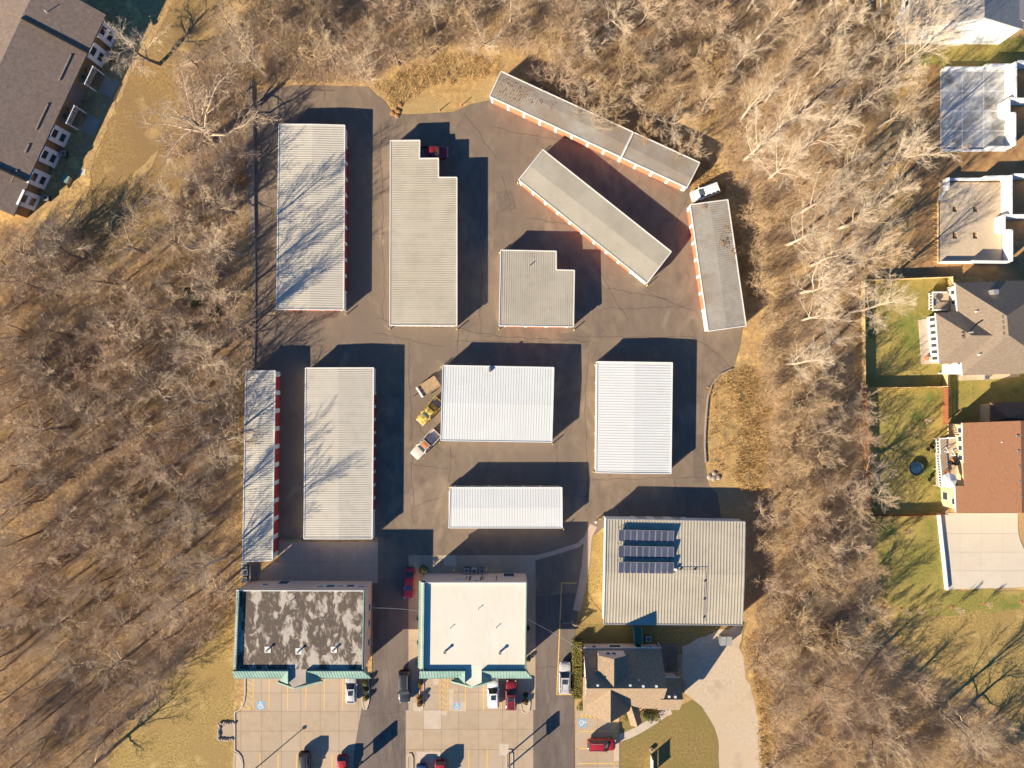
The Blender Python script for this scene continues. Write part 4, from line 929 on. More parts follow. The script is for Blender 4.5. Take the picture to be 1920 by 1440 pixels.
# ---------------------------------------------------------------- red-roofed house at right
t = thing('red_roofed_house', 'house with rust-red shingle roof, tan walls and a cluttered deck', 'house', P(1860,880))
ez = 4.3; rz = 7.0
N = [hv(1803.5,793,ez), hv(1914,789,rz), hv(1916,961.5,rz), hv(1792,960.5,ez), hv(1790,911,ez), hv(1809,911,ez+.45), hv(1806,868,ez+.05), hv(2030,788,ez), hv(2034,962,ez)]
MB().shell(N, [(0,1,2,3,4,5,6),(1,7,8,2)]).build('roof', M['shingle_red'], t)
wl = [Vector(N[i][:2]) for i in (0,7,8,3,4,5,6)]
ins = inset([tuple(v) for v in wl], .35)
MB().prism(ins, 0, ez-.05).build('wall', M['wall_tan'], t)
g0, g1 = N[0], N[7]
a_, b_ = Vector(ins[3]), Vector(ins[4]); d_ = (b_-a_).normalized()
window(t, a_.lerp(b_, .35), d_, 2.9, 1.0, 1.0); window(t, a_.lerp(b_, .5), d_, .5, 1.3, 1.4)
a_, b_ = Vector(ins[6]), Vector(ins[0]); d_ = (b_-a_).normalized()
for f, z in ((.12,2.7),(.38,2.7),(.85,2.7),(.62,2.7)): window(t, a_.lerp(b_, f), d_, z, .85, 1.1)
MB().bar(N[0], N[6], .14, .16).build('gutter', M['siding_white'], t); MB().bar(N[3], N[4], .14, .16).build('gutter', M['siding_white'], t)
for k in range(5):
    v = P(1908.5+k*1.5, 817.5+k*28.4, 6.9); MB().box(v.x, v.y, 6.5, 7.0, .4, .35).build('roof_vent', M['pipe_grey'], t)
for x, y in ((1878,829),(1891,939)):
    v = P(x, y, 6.2); MB().cyl(v.x, v.y, 5.6, 6.35, .09, 8).build('roof_pipe', M['siding_white'], t)
MB().shell([hv(1857,755,3.2), hv(2000,750,3.2), hv(2000,792,4.6), hv(1890,783,4.6), hv(1857,792,3.2)], [(0,1,2,3),(0,3,4)]).build('garage_roof', M['shingle_red'], t)
gp = inset([tuple(hv(x, y, 3.2)[:2]) for x, y in ((1857,755),(2000,750),(2000,800),(1857,800))], .35); MB().prism(gp, 0, 3.15).build('garage_wall', M['wall_tan'], t)
t = thing('deck', 'raised deck with white railings and stairs at the red-roofed house', 'deck', P(1772,875))
dz = 2.2
box_px(t, 'floor', 1756, 822, 1800, 912, dz-.18, dz, 'deck')
for x in (1757,1778):
    for y in (823,850,880,911): a = P(x, y, 1); MB().box(a.x, a.y, 0, dz-.15, .15, .15).build('leg', M['wood'], t)
for a, b in (((1754.5,852),(1760.5,912)),((1754.5,822),(1786,820)),((1754.5,822),(1756,850))):
    A_, B_ = P(*a, dz), P(*b, dz); r = MB(); r.bar(A_+Vector((0,0,1)), B_+Vector((0,0,1)), .13, .1); r.bar(A_+Vector((0,0,.12)), B_+Vector((0,0,.12)), .1)
    n = int((B_-A_).length/.4)
    for k in range(n+1): z = A_.lerp(B_, k/n); r.bar(z, z+Vector((0,0,1)), .1)
    r.build('railing', M['siding_white'], t)
A_, B_ = P(1778,850,dz), P(1766,826,0)
for sg in (-.6,.6):
    r = MB(); o = Vector((sg*.9,sg*-.45,0)); r.bar(A_+o+Vector((0,0,1)), B_+o+Vector((0,0,1)), .11); r.bar(A_+o, B_+o, .1, .22)
    for k in range(4): z = A_.lerp(B_, k/3)+o; r.bar(z, z+Vector((0,0,1)), .09)
    r.build('stair_railing', M['siding_white'], t)
for k in range(9):
    z = A_.lerp(B_, (k+.5)/9); MB().box(z.x, z.y, max(0, z.z-.04), z.z+.03, 1.0, .3, .46).build('tread', M['deck'], t)
def umbrella(px, py, z, r, label, m):
    c = P(px, py, z+2.2); s = thing('patio_umbrella', label, 'umbrella', (c.x, c.y, z)); n = 8
    vs = [(c.x, c.y, z+2.55)]+[(c.x+r*math.cos(k*6.2832/n), c.y+r*math.sin(k*6.2832/n), z+2.1) for k in range(n)]
    MB().shell(vs, [(0, 1+k, 1+(k+1) % n) for k in range(n)], .03).build('canopy', M[m], s)
    MB().cyl(c.x, c.y, z, z+2.5, .03, 6).build('pole', M['pipe_grey'], s); MB().cyl(c.x, c.y, z, z+.08, .25, 10).build('foot', M['pipe_grey'], s)
umbrella(1780.5, 901, dz, 1.25, 'pale octagonal patio umbrella open on the red-roofed house\'s deck', 'umbrella')
def chair(px, py, z, label, m, rzz):
    c = P(px, py, z); s = thing('patio_chair', label, 'chair', (c.x, c.y, z), 'chairs on and under the deck'); s.rotation_euler = (0,0,rzz)
    BASE[s.name] = (0,0,0)
    MB().box(0, 0, .4, .46, .55, .55).build('seat', M[m], s); MB().box(0, .27, .46, .95, .55, .05).build('backrest', M[m], s)
    for x in (-.24,.24):
        for y in (-.24,.24): MB().box(x, y, 0, .41, .05, .05).build('leg', M['pipe_grey'], s)
chair(1772, 885, dz, 'rust-coloured deck chair above the pale umbrella', 'orange', .4); chair(1784, 862, dz, 'rust-coloured deck chair at the top of the deck stairs', 'orange', 2.0)
chair(1738, 842, 0, 'black garden chair left of the deck', 'black', 1.2); chair(1746, 838, 0, 'black garden chair nearest the deck stairs', 'black', 2.4); chair(1740, 898, 0, 'black garden chair below the trampoline', 'black', .3)
c_ = P(1790,868,dz+.6); s = thing('grill', 'black barbecue grill against the red-roofed house\'s wall', 'grill', (c_.x, c_.y, dz)); MB().box(c_.x, c_.y, dz, dz+.8, 1.1, .55).build('cart', M['black'], s); MB().lathe(c_.x, c_.y, [(.4,dz+.8),(.38,dz+1.0),(.2,dz+1.12)], 10).build('lid', M['dark_metal'], s)
# small trampoline with blue mat
c_ = P(1718,878,.5); s = thing('trampoline', 'small round trampoline with bright blue mat in the middle yard', 'trampoline', (c_.x, c_.y, 0))
n = 20; f = MB(); f.tube([(c_.x+1.15*math.cos(k*6.2832/n), c_.y+1.15*math.sin(k*6.2832/n), .5) for k in range(n+1)], [.09]*(n+1), 6); f.build('rim_pad', M['dark_metal'], s)
MB().cyl(c_.x, c_.y, .46, .48, 1.05, 20).build('mat', M['blue_plastic'], s)
for k in range(4): MB().cyl(c_.x+1.1*math.cos(k*1.57+.4), c_.y+1.1*math.sin(k*1.57+.4), 0, .5, .04, 6).build('leg', M['dark_metal'], s)
c_ = P(1716,873,.7); 

# ---------------------------------------------------------------- white house at the top right
t = thing('white_house', 'tall white-sided house with grey gable roof at the top right corner', 'house', (71,64,0))
xa, xb, ya, yb, xm = 62.3, 79.4, 55.4, 76, 71.2
wm = MB().prism([(xa,ya),(xb,ya),(xb,yb),(xa,yb)], 0, 5.3); wm.face((xa,ya,5.3),(xb,ya,5.3),(xm,ya,8.7)); wm.build('wall', M['siding_white'], t)
MB().shell([(xa-.3,ya-.15,5.2),(xm,ya-.15,8.85),(xb+.3,ya-.15,5.2),(xb+.3,yb,5.2),(xm,yb,8.85),(xa-.3,yb,5.2)], [(0,1,4,5),(1,2,3,4)]).build('roof', M['shingle_grey'], t)
MB().shell([(xb-3.5,ya+2.0,6.4),(xb+1.5,ya+.8,5.0),(xb+1.5,ya+7,5.0),(xb-3.5,ya+5.5,6.7)], [(0,1,2,3)]).build('side_roof', M['shingle_grey'], t)
for x, z in ((65.6,.9),(69.4,1.1),(66.2,3.2),(68.2,3.6),(70.2,3.5)): window(t, (x, ya), (-1,0), z, .95, 1.05)
for y, z in ((57.5,1.0),(60,3.4)): window(t, (xa, y), (0,1), z, .9, 1.1)
t = thing('porch', 'white porch posts and tan deck beside the tall white house', 'porch', (60,62,0))
MB().box(60, 63, 2.3, 2.45, 3.5, 8).build('floor', M['wood_tan'], t)
for y in (59.2,62,65,66.8):
    for x in (58.4,): MB().box(x, y, 0, 3.6, .3, .3).build('post', M['siding_white'], t)
MB().box(58.4, 63, 3.35, 3.45, .12, 7.8).build('rail', M['siding_white'], t)

# ---------------------------------------------------------------- foundations under construction
def slabgrid(par, x0, y0, x1, y1, nx, ny, z, m, g=.06):
    a, b = P(x0, y0), P(x1, y1)
    for i in range(nx):
        for j in range(ny):
            xa, xb = a.x+(b.x-a.x)*i/nx, a.x+(b.x-a.x)*(i+1)/nx; ya, yb = a.y+(b.y-a.y)*j/ny, a.y+(b.y-a.y)*(j+1)/ny
            MB().prism([(xa+g,ya-g),(xb-g,ya-g),(xb-g,yb+g),(xa+g,yb+g)], 0, z).build('slab', m, par)
mottle = mat('slab_mottled', (0.52,0.51,0.49), (0.22,0.205,0.175), 0.32, 0.7, c3=(0.45,0.445,0.44), scale3=0.2, detail=10, mixlo=.42, mixhi=.6)
t = thing('foundation', 'white concrete foundation with mottled grey slab in nine-inch bays, upper one', 'foundation', P(1820,205))
t['label'] = 'roofless white foundation with dark mottled floor slab, below the tall white house'
a, b = P(1763,133), P(1886,284); MB().prism([(a.x,a.y),(b.x,a.y),(b.x,b.y),(a.x,b.y)], 0, .06).build('floor_base', M['siding_white'], t)
slabgrid(t, 1763.5, 134, 1884, 283, 3, 4, .075, mottle)
def fwall(par, a, b, z, wd=.28, z0=0): 
    A_, B_ = P(*a), P(*b); MB().bar((A_.x,A_.y,z/2+z0/2), (B_.x,B_.y,z/2+z0/2), wd, z-z0).build('wall', M['siding_white'], par)
fwall(t, (1765,131),(1835,131), .9); fwall(t, (1835,131),(1884,130.5), 1.9); fwall(t, (1884,129),(1884,196), 2.6); fwall(t, (1872,196),(1884,196), 2.6); fwall(t, (1872,196),(1872,222), 2.6); fwall(t, (1872,222),(1885,222), 2.3); fwall(t, (1885,222),(1885,281), 2.3); fwall(t, (1842,281),(1885,281), 1.5); fwall(t, (1765,283),(1842,283), .35)
fwall(t, (1888,128),(1960,127), 2.6); fwall(t, (1888,196),(1960,196), 2.4)
t = thing('foundation', 'roofless white foundation with tan dirt floor and four square footing pits', 'foundation', P(1820,415))
xs = [1760,1784,1793,1822,1831,1876]; ys = [343,388,398,436,448,492]; pits = {(1,1),(3,1),(1,3),(3,3)}
for i in range(5):
    for j in range(5):
        if (i, j) in pits: continue
        a, b = P(xs[i], ys[j]), P(xs[i+1], ys[j+1]); MB().prism([(a.x,a.y),(b.x,a.y),(b.x,b.y),(a.x,b.y)], 0, .3).build('slab', M['gravel'], t)
fwall(t, (1768,338),(1832,338), .9); fwall(t, (1832,338),(1876,337), 2.0); fwall(t, (1876,337),(1876,410), 2.6); fwall(t, (1864,410),(1876,410), 2.5); fwall(t, (1864,410),(1864,437), 2.5); fwall(t, (1864,437),(1880,437), 2.2); fwall(t, (1880,437),(1880,494), 2.2); fwall(t, (1812,493),(1880,494), 1.7); fwall(t, (1760,493),(1812,493), .95); fwall(t, (1768,338),(1768,360), 1.6); fwall(t, (1768,360),(1758,376), .6)
fwall(t, (1880,335),(1960,335), 2.4); fwall(t, (1880,410),(1960,409), 2.4)
t = thing('plank_ladder', 'wooden formwork boards with stakes along the dirt-floored foundation', 'formwork', P(1757,435))
a, b = P(1757,378), P(1757,494); MB().bar(a+Vector((0,0,.2)), b+Vector((0,0,.2)), .08, .4).build('board', M['wood_tan'], t)
for k in range(14):
    p = a.lerp(b, (k+.5)/14); MB().bar((p.x-.75,p.y,.02),(p.x-.05,p.y,.3), .07).build('stake', M['wood_tan'], t)
c_ = P(1895,470,.4); s = thing('barrel', 'white barrel beside the dirt-floored foundation', 'barrel', (c_.x, c_.y, .008)); MB().lathe(c_.x, c_.y, [(.28,.01),(.32,.15),(.33,.45),(.31,.8),(.27,.85)], 12).build('drum', M['siding_white'], s); MB().lathe(c_.x, c_.y, [(.2,.85),(.18,.9)], 10).build('lid', M['blue_plastic'], s)

# ---------------------------------------------------------------- apartment block at the upper left
t = thing('apartment_block', 'long brown-roofed apartment block with white window bays', 'apartment building', P(60,180))
ez = 4.2; e0 = Vector(P2(197,28,ez)); e1 = Vector(P2(27,390,ez)); ed = (e1-e0).normalized(); ew = Vector((-ed.y, ed.x))
if ew.x > 0: ew = -ew        # points away from the camera axis, into the block
ee = -ew
def AP(s, w_, z): q = e0+ed*s+ew*w_; return (q.x, q.y, z)
L = (e1-e0).length; s1 = 6.6; s2 = L*.86
def aroof(sa, sb, off, dz_, name='roof'):
    MB().shell([AP(sa,off,ez+dz_),AP(sb,off,ez+dz_),AP(sb,9.0+off,ez+3.2+dz_),AP(sa,9.0+off,ez+3.2+dz_),AP(sb,18+off,ez+dz_),AP(sa,18+off,ez+dz_)], [(0,1,2,3),(3,2,4,5)], .25).build(name, M['shingle_apt'], t)
aroof(0.0, s1, -.4, .45); aroof(s1+.02, s2, 0, 0); aroof(s2+.02, L+1.2, -.1, -.4)
MB().prism([AP(.3,.5,0)[:2], AP(L+.9,.5,0)[:2], AP(L+.9,17.4,0)[:2], AP(.3,17.4,0)[:2]], 0, ez-.3).build('wall', M['wall_brown'], t)
MB().bar(AP(s1,-.45,ez+.48), AP(s1,8.6,ez+3.66), .32, .3).build('fire_wall', M['black'], t); MB().bar(AP(s2,-.05,ez+.1), AP(s2,9.0,ez+3.3), .32, .3).build('fire_wall', M['black'], t)
for k, (s, kind) in enumerate([(2.2,'b'),(5.8,'b'),(9.5,'v'),(13.0,'r'),(16.4,'v'),(20.2,'b'),(23.9,'b'),(27.8,'b'),(31.6,'b')]):
    n0 = Vector((ee.x, ee.y))
    if kind == 'b':
        pl = [AP(s-1.3,-.1,0)[:2], AP(s+1.3,-.1,0)[:2], AP(s+1.3,.6,0)[:2], AP(s-1.3,.6,0)[:2]]
        o = MB().prism(pl, 0, ez-.27).build('bay', M['siding_white'], t)
        q = AP(s,-.1,0)
        dv = ed if Vector((-ed.y, ed.x)).dot(ee) > 0 else -ed
        for z in (.75, 2.75): window(t, q[:2], dv, z, 1.35, 1.25)
    elif kind == 'v':
        o = MB().prism([AP(s-1.6,-1.1,0)[:2], AP(s+1.6,-1.1,0)[:2], AP(s+1.6,.6,0)[:2], AP(s-1.6,.6,0)[:2]], 2.2, 2.4, True).build('balcony', M['deck'], t)
        r = MB(); A_, B_ = Vector(AP(s-1.6,-1.05,3.3)), Vector(AP(s+1.6,-1.05,3.3)); r.bar(A_, B_, .09)
        for j in range(9): z = A_.lerp(B_, j/8); r.bar(z, z-Vector((0,0,.95)), .05)
        r.build('balcony_railing', M['siding_white'], t)
        for sg in (-1.5,1.5): q = AP(s+sg,-1.0,0); MB().box(q[0], q[1], 0, 3.3, .16, .16).build('balcony_post', M['siding_white'], t)
        tag(MB().prism([AP(s-1.5,-3.6,0)[:2], AP(s+1.3,-3.6,0)[:2], AP(s+1.3,-1.2,0)[:2], AP(s-1.5,-1.2,0)[:2]], 0, .06).build('patio', M['apron']), kind='structure')
        for m_, xo in (('shrub_rust',-.6),('shrub',.6)): q = AP(s+xo,-.4,2.4); MB().lathe(q[0], q[1], [(.2,2.4),(.25,2.7),(.4,3.0),(.3,3.3),(.05,3.45)], 8).build('balcony_pot', M[m_], t)
    else:
        MB().prism([AP(s-1.5,.42,0)[:2], AP(s+1.5,.42,0)[:2], AP(s+1.5,.6,0)[:2], AP(s-1.5,.6,0)[:2]], .1, ez-.4).build('recess_panel', M['pipe_grey'], t)
for k, (sa, sb) in enumerate(((2.0,4.4),(8.0,12.5),(16.5,21),(23.5,25),(28,30))):
    r = MB(); r.bar(AP(sa,1.7,ez+.66), AP(sb,1.7,ez+.66), .25, .12); r.build('ridge_vent', M['shingle_apt'], t)
for (x, y) in ((55,8),(88,23)):
    v = P(x, y, 7.0); MB().cyl(v.x, v.y, 6.0, 7.6, .07, 6).build('roof_pipe', M['siding_white'], t)
for (x, y), lb in (((211,103),'top one'),((121,289),'middle one'),((88,372),'lowest one')):
    ac_unit(x, y, 'dark air conditioner at the apartment wall, '+lb, m='dark_metal', z=0, group='air conditioners at the apartment wall')
c_ = P(126,337,.4); s = thing('utility_box', 'green-topped tan utility box on the grass by the apartment', 'utility box', (c_.x, c_.y, 0)); MB().box(c_.x, c_.y, 0, .85, 1.0, 1.1, -.4).build('cabinet', M['wood_tan'], s); MB().box(c_.x, c_.y, .85, .95, 1.1, 1.2, -.4).build('top', M['teal'], s)
tag(MB().prism(px_poly([(151,318),(161,316),(160,328),(150,329)]), 0, .05).build('paver', M['patio']), kind='structure')
# stakes on the sandy bank
for (x, y), lb in (((824,208),'left stake'),((865,198),'right stake')):
    c_ = P(x, y); s = thing('orange_marker', 'orange marker post on the sandy bank, '+lb, 'marker', c_, 'orange markers on the sandy bank')
    MB().lathe(c_.x, c_.y, [(.16,0),(.16,.05),(.07,.08),(.06,.9),(.03,.97)], 8).build('post', M['orange'], s); MB().cyl(c_.x, c_.y, .6, .72, .072, 8).build('band', M['white_paint'], s)
# ---------------------------------------------------------------- vehicles
def loft(mb, secs, ring):
    """secs: (x, halfwidth, zbottom, ztop); ring: list of (fw, fz)"""
    n = len(ring); o = []
    for x, hw, zb, zt in secs: o += [(x, hw*fw, zb+(zt-zb)*fz) for fw, fz in ring]
    fs = []
    for i in range(len(secs)-1):
        fs += [(i*n+k, i*n+(k+1) % n, (i+1)*n+(k+1) % n, (i+1)*n+k) for k in range(n)]
    fs += [tuple(range(n)), tuple(range((len(secs)-1)*n, len(secs)*n))[::-1]]
    return mb.add(o, fs)
RING = [(-.86,0),(-.97,.18),(-1,.5),(-.985,.8),(-.93,.96),(-.80,1.0),(-.4,1.03),(0,1.04),(.4,1.03),(.80,1.0),(.93,.96),(.985,.8),(1,.5),(.97,.18),(.86,0)]
def curved(mb, a, b, c, d, bulge, off=0.0, n=6):
    """patch a-b (bottom edge), d-c (top edge) bulging along its middle"""
    a, b, c, d = map(Vector, (a, b, c, d)); nn = (b-a).cross(d-a).normalized(); vs = []
    for j in range(4):
        for i in range(n+1):
            p = a.lerp(b, i/n).lerp(d.lerp(c, i/n), j/3); f = 1-(2*i/n-1)**2
            vs.append(p+Vector(bulge)*f+nn*off)
    return mb.add(vs, [(j*(n+1)+i, j*(n+1)+i+1, (j+1)*(n+1)+i+1, (j+1)*(n+1)+i) for j in range(3) for i in range(n)])
def vehicle(name, label, cat, px, py, ang, kind, pm, L=None, W=None, z=.016, roofm=None, group=None, sunroof=False, rails=False, scale=1.0, hoodm=None, zr=.8):
    c = P(px, py, zr); t = thing(name, label, cat, (c.x, c.y, z), group); BASE[t.name] = (0,0,0)
    t.rotation_euler = (0,0,math.radians(ang)); t.scale = (scale,)*3
    if kind == 'sedan': L = L or 4.85; W = W or 1.84; zb, zh, zd, zr_ = .22, .93, .98, 1.45; cab = (-.39, .20, -.22, .03)
    elif kind == 'hatch': L = L or 4.3; W = W or 1.80; zb, zh, zd, zr_ = .22, .96, 1.0, 1.50; cab = (-.46, .21, -.36, .04)
    elif kind == 'suv': L = L or 4.9; W = W or 1.95; zb, zh, zd, zr_ = .28, 1.08, 1.12, 1.78; cab = (-.475, .20, -.42, .06)
    elif kind == 'pickup': L = L or 5.6; W = W or 2.0; zb, zh, zd, zr_ = .34, 1.10, 1.08, 1.82; cab = (-.12, .205, -.085, .085)
    hl, hw = L/2, W/2
    secs = [(-hl,.76*hw,zb+.12,zd-.14),(-hl+.06,.90*hw,zb+.04,zd-.06),(-hl+.28,.975*hw,zb,zd),(-.55*hl,hw,zb,zd+.01),(0,hw,zb,zd),(.4*hl,.995*hw,zb,zh+.02),(.62*hl,.985*hw,zb,zh),(hl-.45,.95*hw,zb,zh-.07),(hl-.16,.87*hw,zb+.03,zh-.16),(hl-.03,.74*hw,zb+.08,zh-.26),(hl,.62*hw,zb+.14,zh-.34)]
    b = MB(); bx0 = None
    if kind == 'pickup':
        bx0 = -hl+.12; bx1 = cab[0]*L-.06
        loft(b, [(x, w_, zb, zt_-.38 if x < bx1 else zt_) for x, w_, zb, zt_ in secs if not (x > bx1-.02 and x < bx1+.02)], RING)
        body = b.build('body', pm, t, True)
        for nm, pts_ in (('bed_side', ((-hl+.1,-hw*.95),(bx1,-hw*.97))), ('bed_side', ((-hl+.1,hw*.95),(bx1,hw*.97))), ('tailgate', ((-hl+.08,-hw*.93),(-hl+.08,hw*.93))), ('bed_front', ((bx1-.05,-hw*.93),(bx1-.05,hw*.93)))):
            MB().bar((*pts_[0], zd-.2), (*pts_[1], zd-.2), .11, .46).build(nm, pm, t)
        MB().box((bx0+bx1)/2, 0, zd-.38, zd-.34, bx1-bx0-.05, W*.84).build('bed_floor', M['pipe_grey'] if roofm is None else pm, t)
    else:
        loft(b, secs, RING); body = b.build('body', pm, t, True)
    xb0, xb1, xt0, xt1 = [q*L for q in cab]; bw, tw = hw*.90, hw*.70; zc = zd-.03
    g = .0
    rf = MB(); nx, ny = 6, 6; vs = []
    for i in range(nx+1):
        for j in range(ny+1):
            u = i/nx*2-1; v_ = j/ny*2-1; x = (xt0+xt1)/2+u*(xt1-xt0)/2*(1-.06*v_*v_*(u > 0)); y = v_*tw*(1-.05*u*u)
            vs.append((x, y, zr_-.06*u*u-.07*v_**4))
    rf.add(vs, [(i*(ny+1)+j, (i+1)*(ny+1)+j, (i+1)*(ny+1)+j+1, i*(ny+1)+j+1) for i in range(nx) for j in range(ny)])
    ro = rf.build('roof', roofm or pm, t, True)
    # pillars and frame under the glass
    fr = MB(); zt_ = zr_-.10
    cor = [((xb1,-bw*.95,zc),(xt1,-tw*.94,zt_)),((xb1,bw*.95,zc),(xt1,tw*.94,zt_)),((xb0,-bw*.93,zc),(xt0,-tw*.94,zt_)),((xb0,bw*.93,zc),(xt0,tw*.94,zt_))]
    for a, c_ in cor: fr.bar(a, c_, .11, .11)
    for sg in (-1, 1):
        fr.bar((xt1,sg*tw*.94,zt_),(xt0,sg*tw*.94,zt_), .1)
        for f in ((.45,.72) if kind in ('suv',) else (.5,)):
            fr.bar((xb1+(xb0-xb1)*f, sg*bw*.965, zc), (xt1+(xt0-xt1)*f, sg*tw*.95, zt_), .09)
    for xx in (xt0, xt1): fr.bar((xx,-tw*.94,zt_),(xx,tw*.94,zt_), .09)
    fr.build('pillars', pm, t)
    zt_ -= .0
    curved(MB(), (xb1+.02,-bw*.9,zc+.02),(xb1+.02,bw*.9,zc+.02),(xt1+.03,tw*.9,zt_),(xt1+.03,-tw*.9,zt_),(.10,0,.02)).build('windshield', M['pane'], t, True)
    curved(MB(), (xb0-.02,bw*.88,zc+.02),(xb0-.02,-bw*.88,zc+.02),(xt0-.02,-tw*.9,zt_),(xt0-.02,tw*.9,zt_),(-.06,0,.01)).build('rear_window', M['pane'], t, True)
    for sg in (-1, 1):
        MB().face((xb1-.05,sg*bw*.95,zc),(xb0+.05,sg*bw*.95,zc),(xt0+.05,sg*tw*.94,zt_),(xt1-.05,sg*tw*.94,zt_)).build('side_window', M['pane'], t)
        MB().box(xb1-.12, sg*(hw+.08), zc-.02, zc+.15, .13, .2).build('mirror', pm, t)
        MB().box(hl-.13, sg*hw*.66, zh-.34, zh-.2, .2, .3, -sg*.5).build('headlight', M['lamp_clear'], t)
        MB().box(-hl+.06, sg*hw*.76, zd-.3, zd-.1, .1, .2).build('taillight', M['lamp_red'], t)
        for xx in (.60*hl, -.60*hl):
            r = .33 if kind in ('sedan','hatch') else .38
            wmh = MB(); 
            for k in range(14):
                a0, a1 = k*6.2832/14, (k+1)*6.2832/14; y0, y1 = sg*(hw-.20), sg*(hw+.005)
                wmh.face((xx+r*math.cos(a0),y0,r+r*math.sin(a0)),(xx+r*math.cos(a1),y0,r+r*math.sin(a1)),(xx+r*math.cos(a1),y1,r+r*math.sin(a1)),(xx+r*math.cos(a0),y1,r+r*math.sin(a0)))
                wmh.face((xx,y1,r),(xx+r*math.cos(a0),y1,r+r*math.sin(a0)),(xx+r*math.cos(a1),y1,r+r*math.sin(a1)))
            wo_ = wmh.build('wheel', M['tyre'], t)
            hub = MB(); hub.face(*[(xx+r*.6*math.cos(k*.628), sg*(hw+.012), r+r*.6*math.sin(k*.628)) for k in range(10)]); hub.build('rim', M['rim'], wo_)
        if rails: MB().bar((xt0+.15,sg*tw*.82,zr_+.03),(xt1-.25,sg*tw*.82,zr_+.03), .05).build('roof_rail', M['grey_metal'], t)
    if rails == 2:
        rb = MB()
        for k in range(6): rb.bar((xt0+.15,-tw*.6+tw*1.2*k/5,zr_-.02),(xt1-1.2,-tw*.6+tw*1.2*k/5,zr_-.01), .05, .05)
        rb.build('roof_ribs', pm, ro)
    if sunroof: MB().box(xt1-.6, 0, zr_-.06, zr_+.012, .7, tw*1.15).build('sunroof', M['pane'], ro)
    MB().box(hl-.05, 0, zb+.12, zb+.3, .12, hw*1.3).build('bumper', M['dark_metal'] if kind == 'pickup' else pm, t)
    MB().box(-hl+.03, 0, zb+.12, zb+.3, .12, hw*1.4).build('bumper', M['dark_metal'] if kind == 'pickup' else pm, t)
    return t
red, dred = paint('red', (.34,.018,.022)), paint('dark_red', (.22,.012,.02))
white, silver, black_p = paint('white', (.78,.77,.75)), paint('silver', (.50,.49,.49)), paint('black', (.016,.015,.016))
grey_p, navy = paint('grey', (.022,.022,.026)), paint('navy', (.02,.05,.13))
yel = mat('old_yellow', (.50,.36,.06), (.26,.17,.05), 1.6, .6, sharp=True); oldw = mat('old_white', (.55,.47,.41), (.46,.38,.32), 1.2, .6); rust = mat('rust_roof', (.50,.16,.05), (.42,.16,.07), 1.6, .7)
vehicle('pickup_truck', 'dark red pickup truck tucked into the stepped building\'s notch', 'pickup truck', 811, 286, 0, 'pickup', dred, L=5.1, W=1.85, z=.036)
vehicle('parked_car', 'white car parked on grass between the slanted and the right storage buildings', 'car', 1322, 360, 201, 'suv', white, L=4.7, W=1.85, z=.014)
vehicle('pickup_truck', 'rusty yellow old pickup between the trailer and the white pickup', 'pickup truck', 805.5, 771, 229, 'pickup', yel, L=5.0, W=1.85, z=.036)
vehicle('pickup_truck', 'faded white old pickup with an orange rusted roof', 'pickup truck', 798, 833, 226, 'pickup', oldw, L=5.5, W=1.95, z=.036, roofm=rust)
vehicle('parked_car', 'red sedan in the shade left of the cream-roofed office', 'car', 767, 1094, 267, 'sedan', red, L=5.0, z=.058)
vehicle('parked_car', 'dark grey sport utility vehicle beside the driveway near the rusty shrub', 'car', 758.5, 1287, 270, 'suv', grey_p, L=5.2, W=1.98, z=.04, rails=1)
vehicle('parked_car', 'silver car with black glass roof at the right end of the brown-roofed office\'s parking', 'car', 658.5, 1292, 90, 'hatch', silver, L=4.6, z=.058, sunroof=True)
vehicle('parked_car', 'white car with sunroof parked under the cream-roofed office\'s canopy', 'car', 925, 1300, 91, 'suv', white, L=4.6, W=1.86, z=.058, sunroof=True)
vehicle('parked_car', 'dark red sport utility vehicle parked beside the white car', 'car', 958.5, 1303, 89, 'suv', dred, L=4.75, W=1.88, z=.058, rails=2, sunroof=True)
vehicle('parked_car', 'silver-white sport utility vehicle in the yellow bay beside the hedges', 'car', 1059, 1271, 89, 'suv', silver, L=5.1, W=1.95, z=.046, rails=2, sunroof=True)
vehicle('parked_car', 'red car parked sideways below the shingled house', 'car', 1128, 1396, 0, 'suv', red, L=4.5, W=1.85, z=.058, rails=1)
vehicle('parked_car', 'dark grey car cut by the bottom edge, left of the red hatchback', 'car', 571, 1436, 270, 'suv', grey_p, L=4.6, W=1.86, z=.058)
vehicle('parked_car', 'red hatchback cut by the bottom edge beside the left driveway', 'car', 642, 1442, 270, 'hatch', red, L=4.4, z=.058)
vehicle('parked_car', 'dark blue car at the bottom edge beside the left traffic island', 'car', 790.5, 1461, 270, 'sedan', navy, L=4.8, z=.058)
vehicle('parked_car', 'bright red car at the bottom edge beside the dark blue one', 'car', 826, 1452, 270, 'suv', red, L=4.6, W=1.88, z=.058)
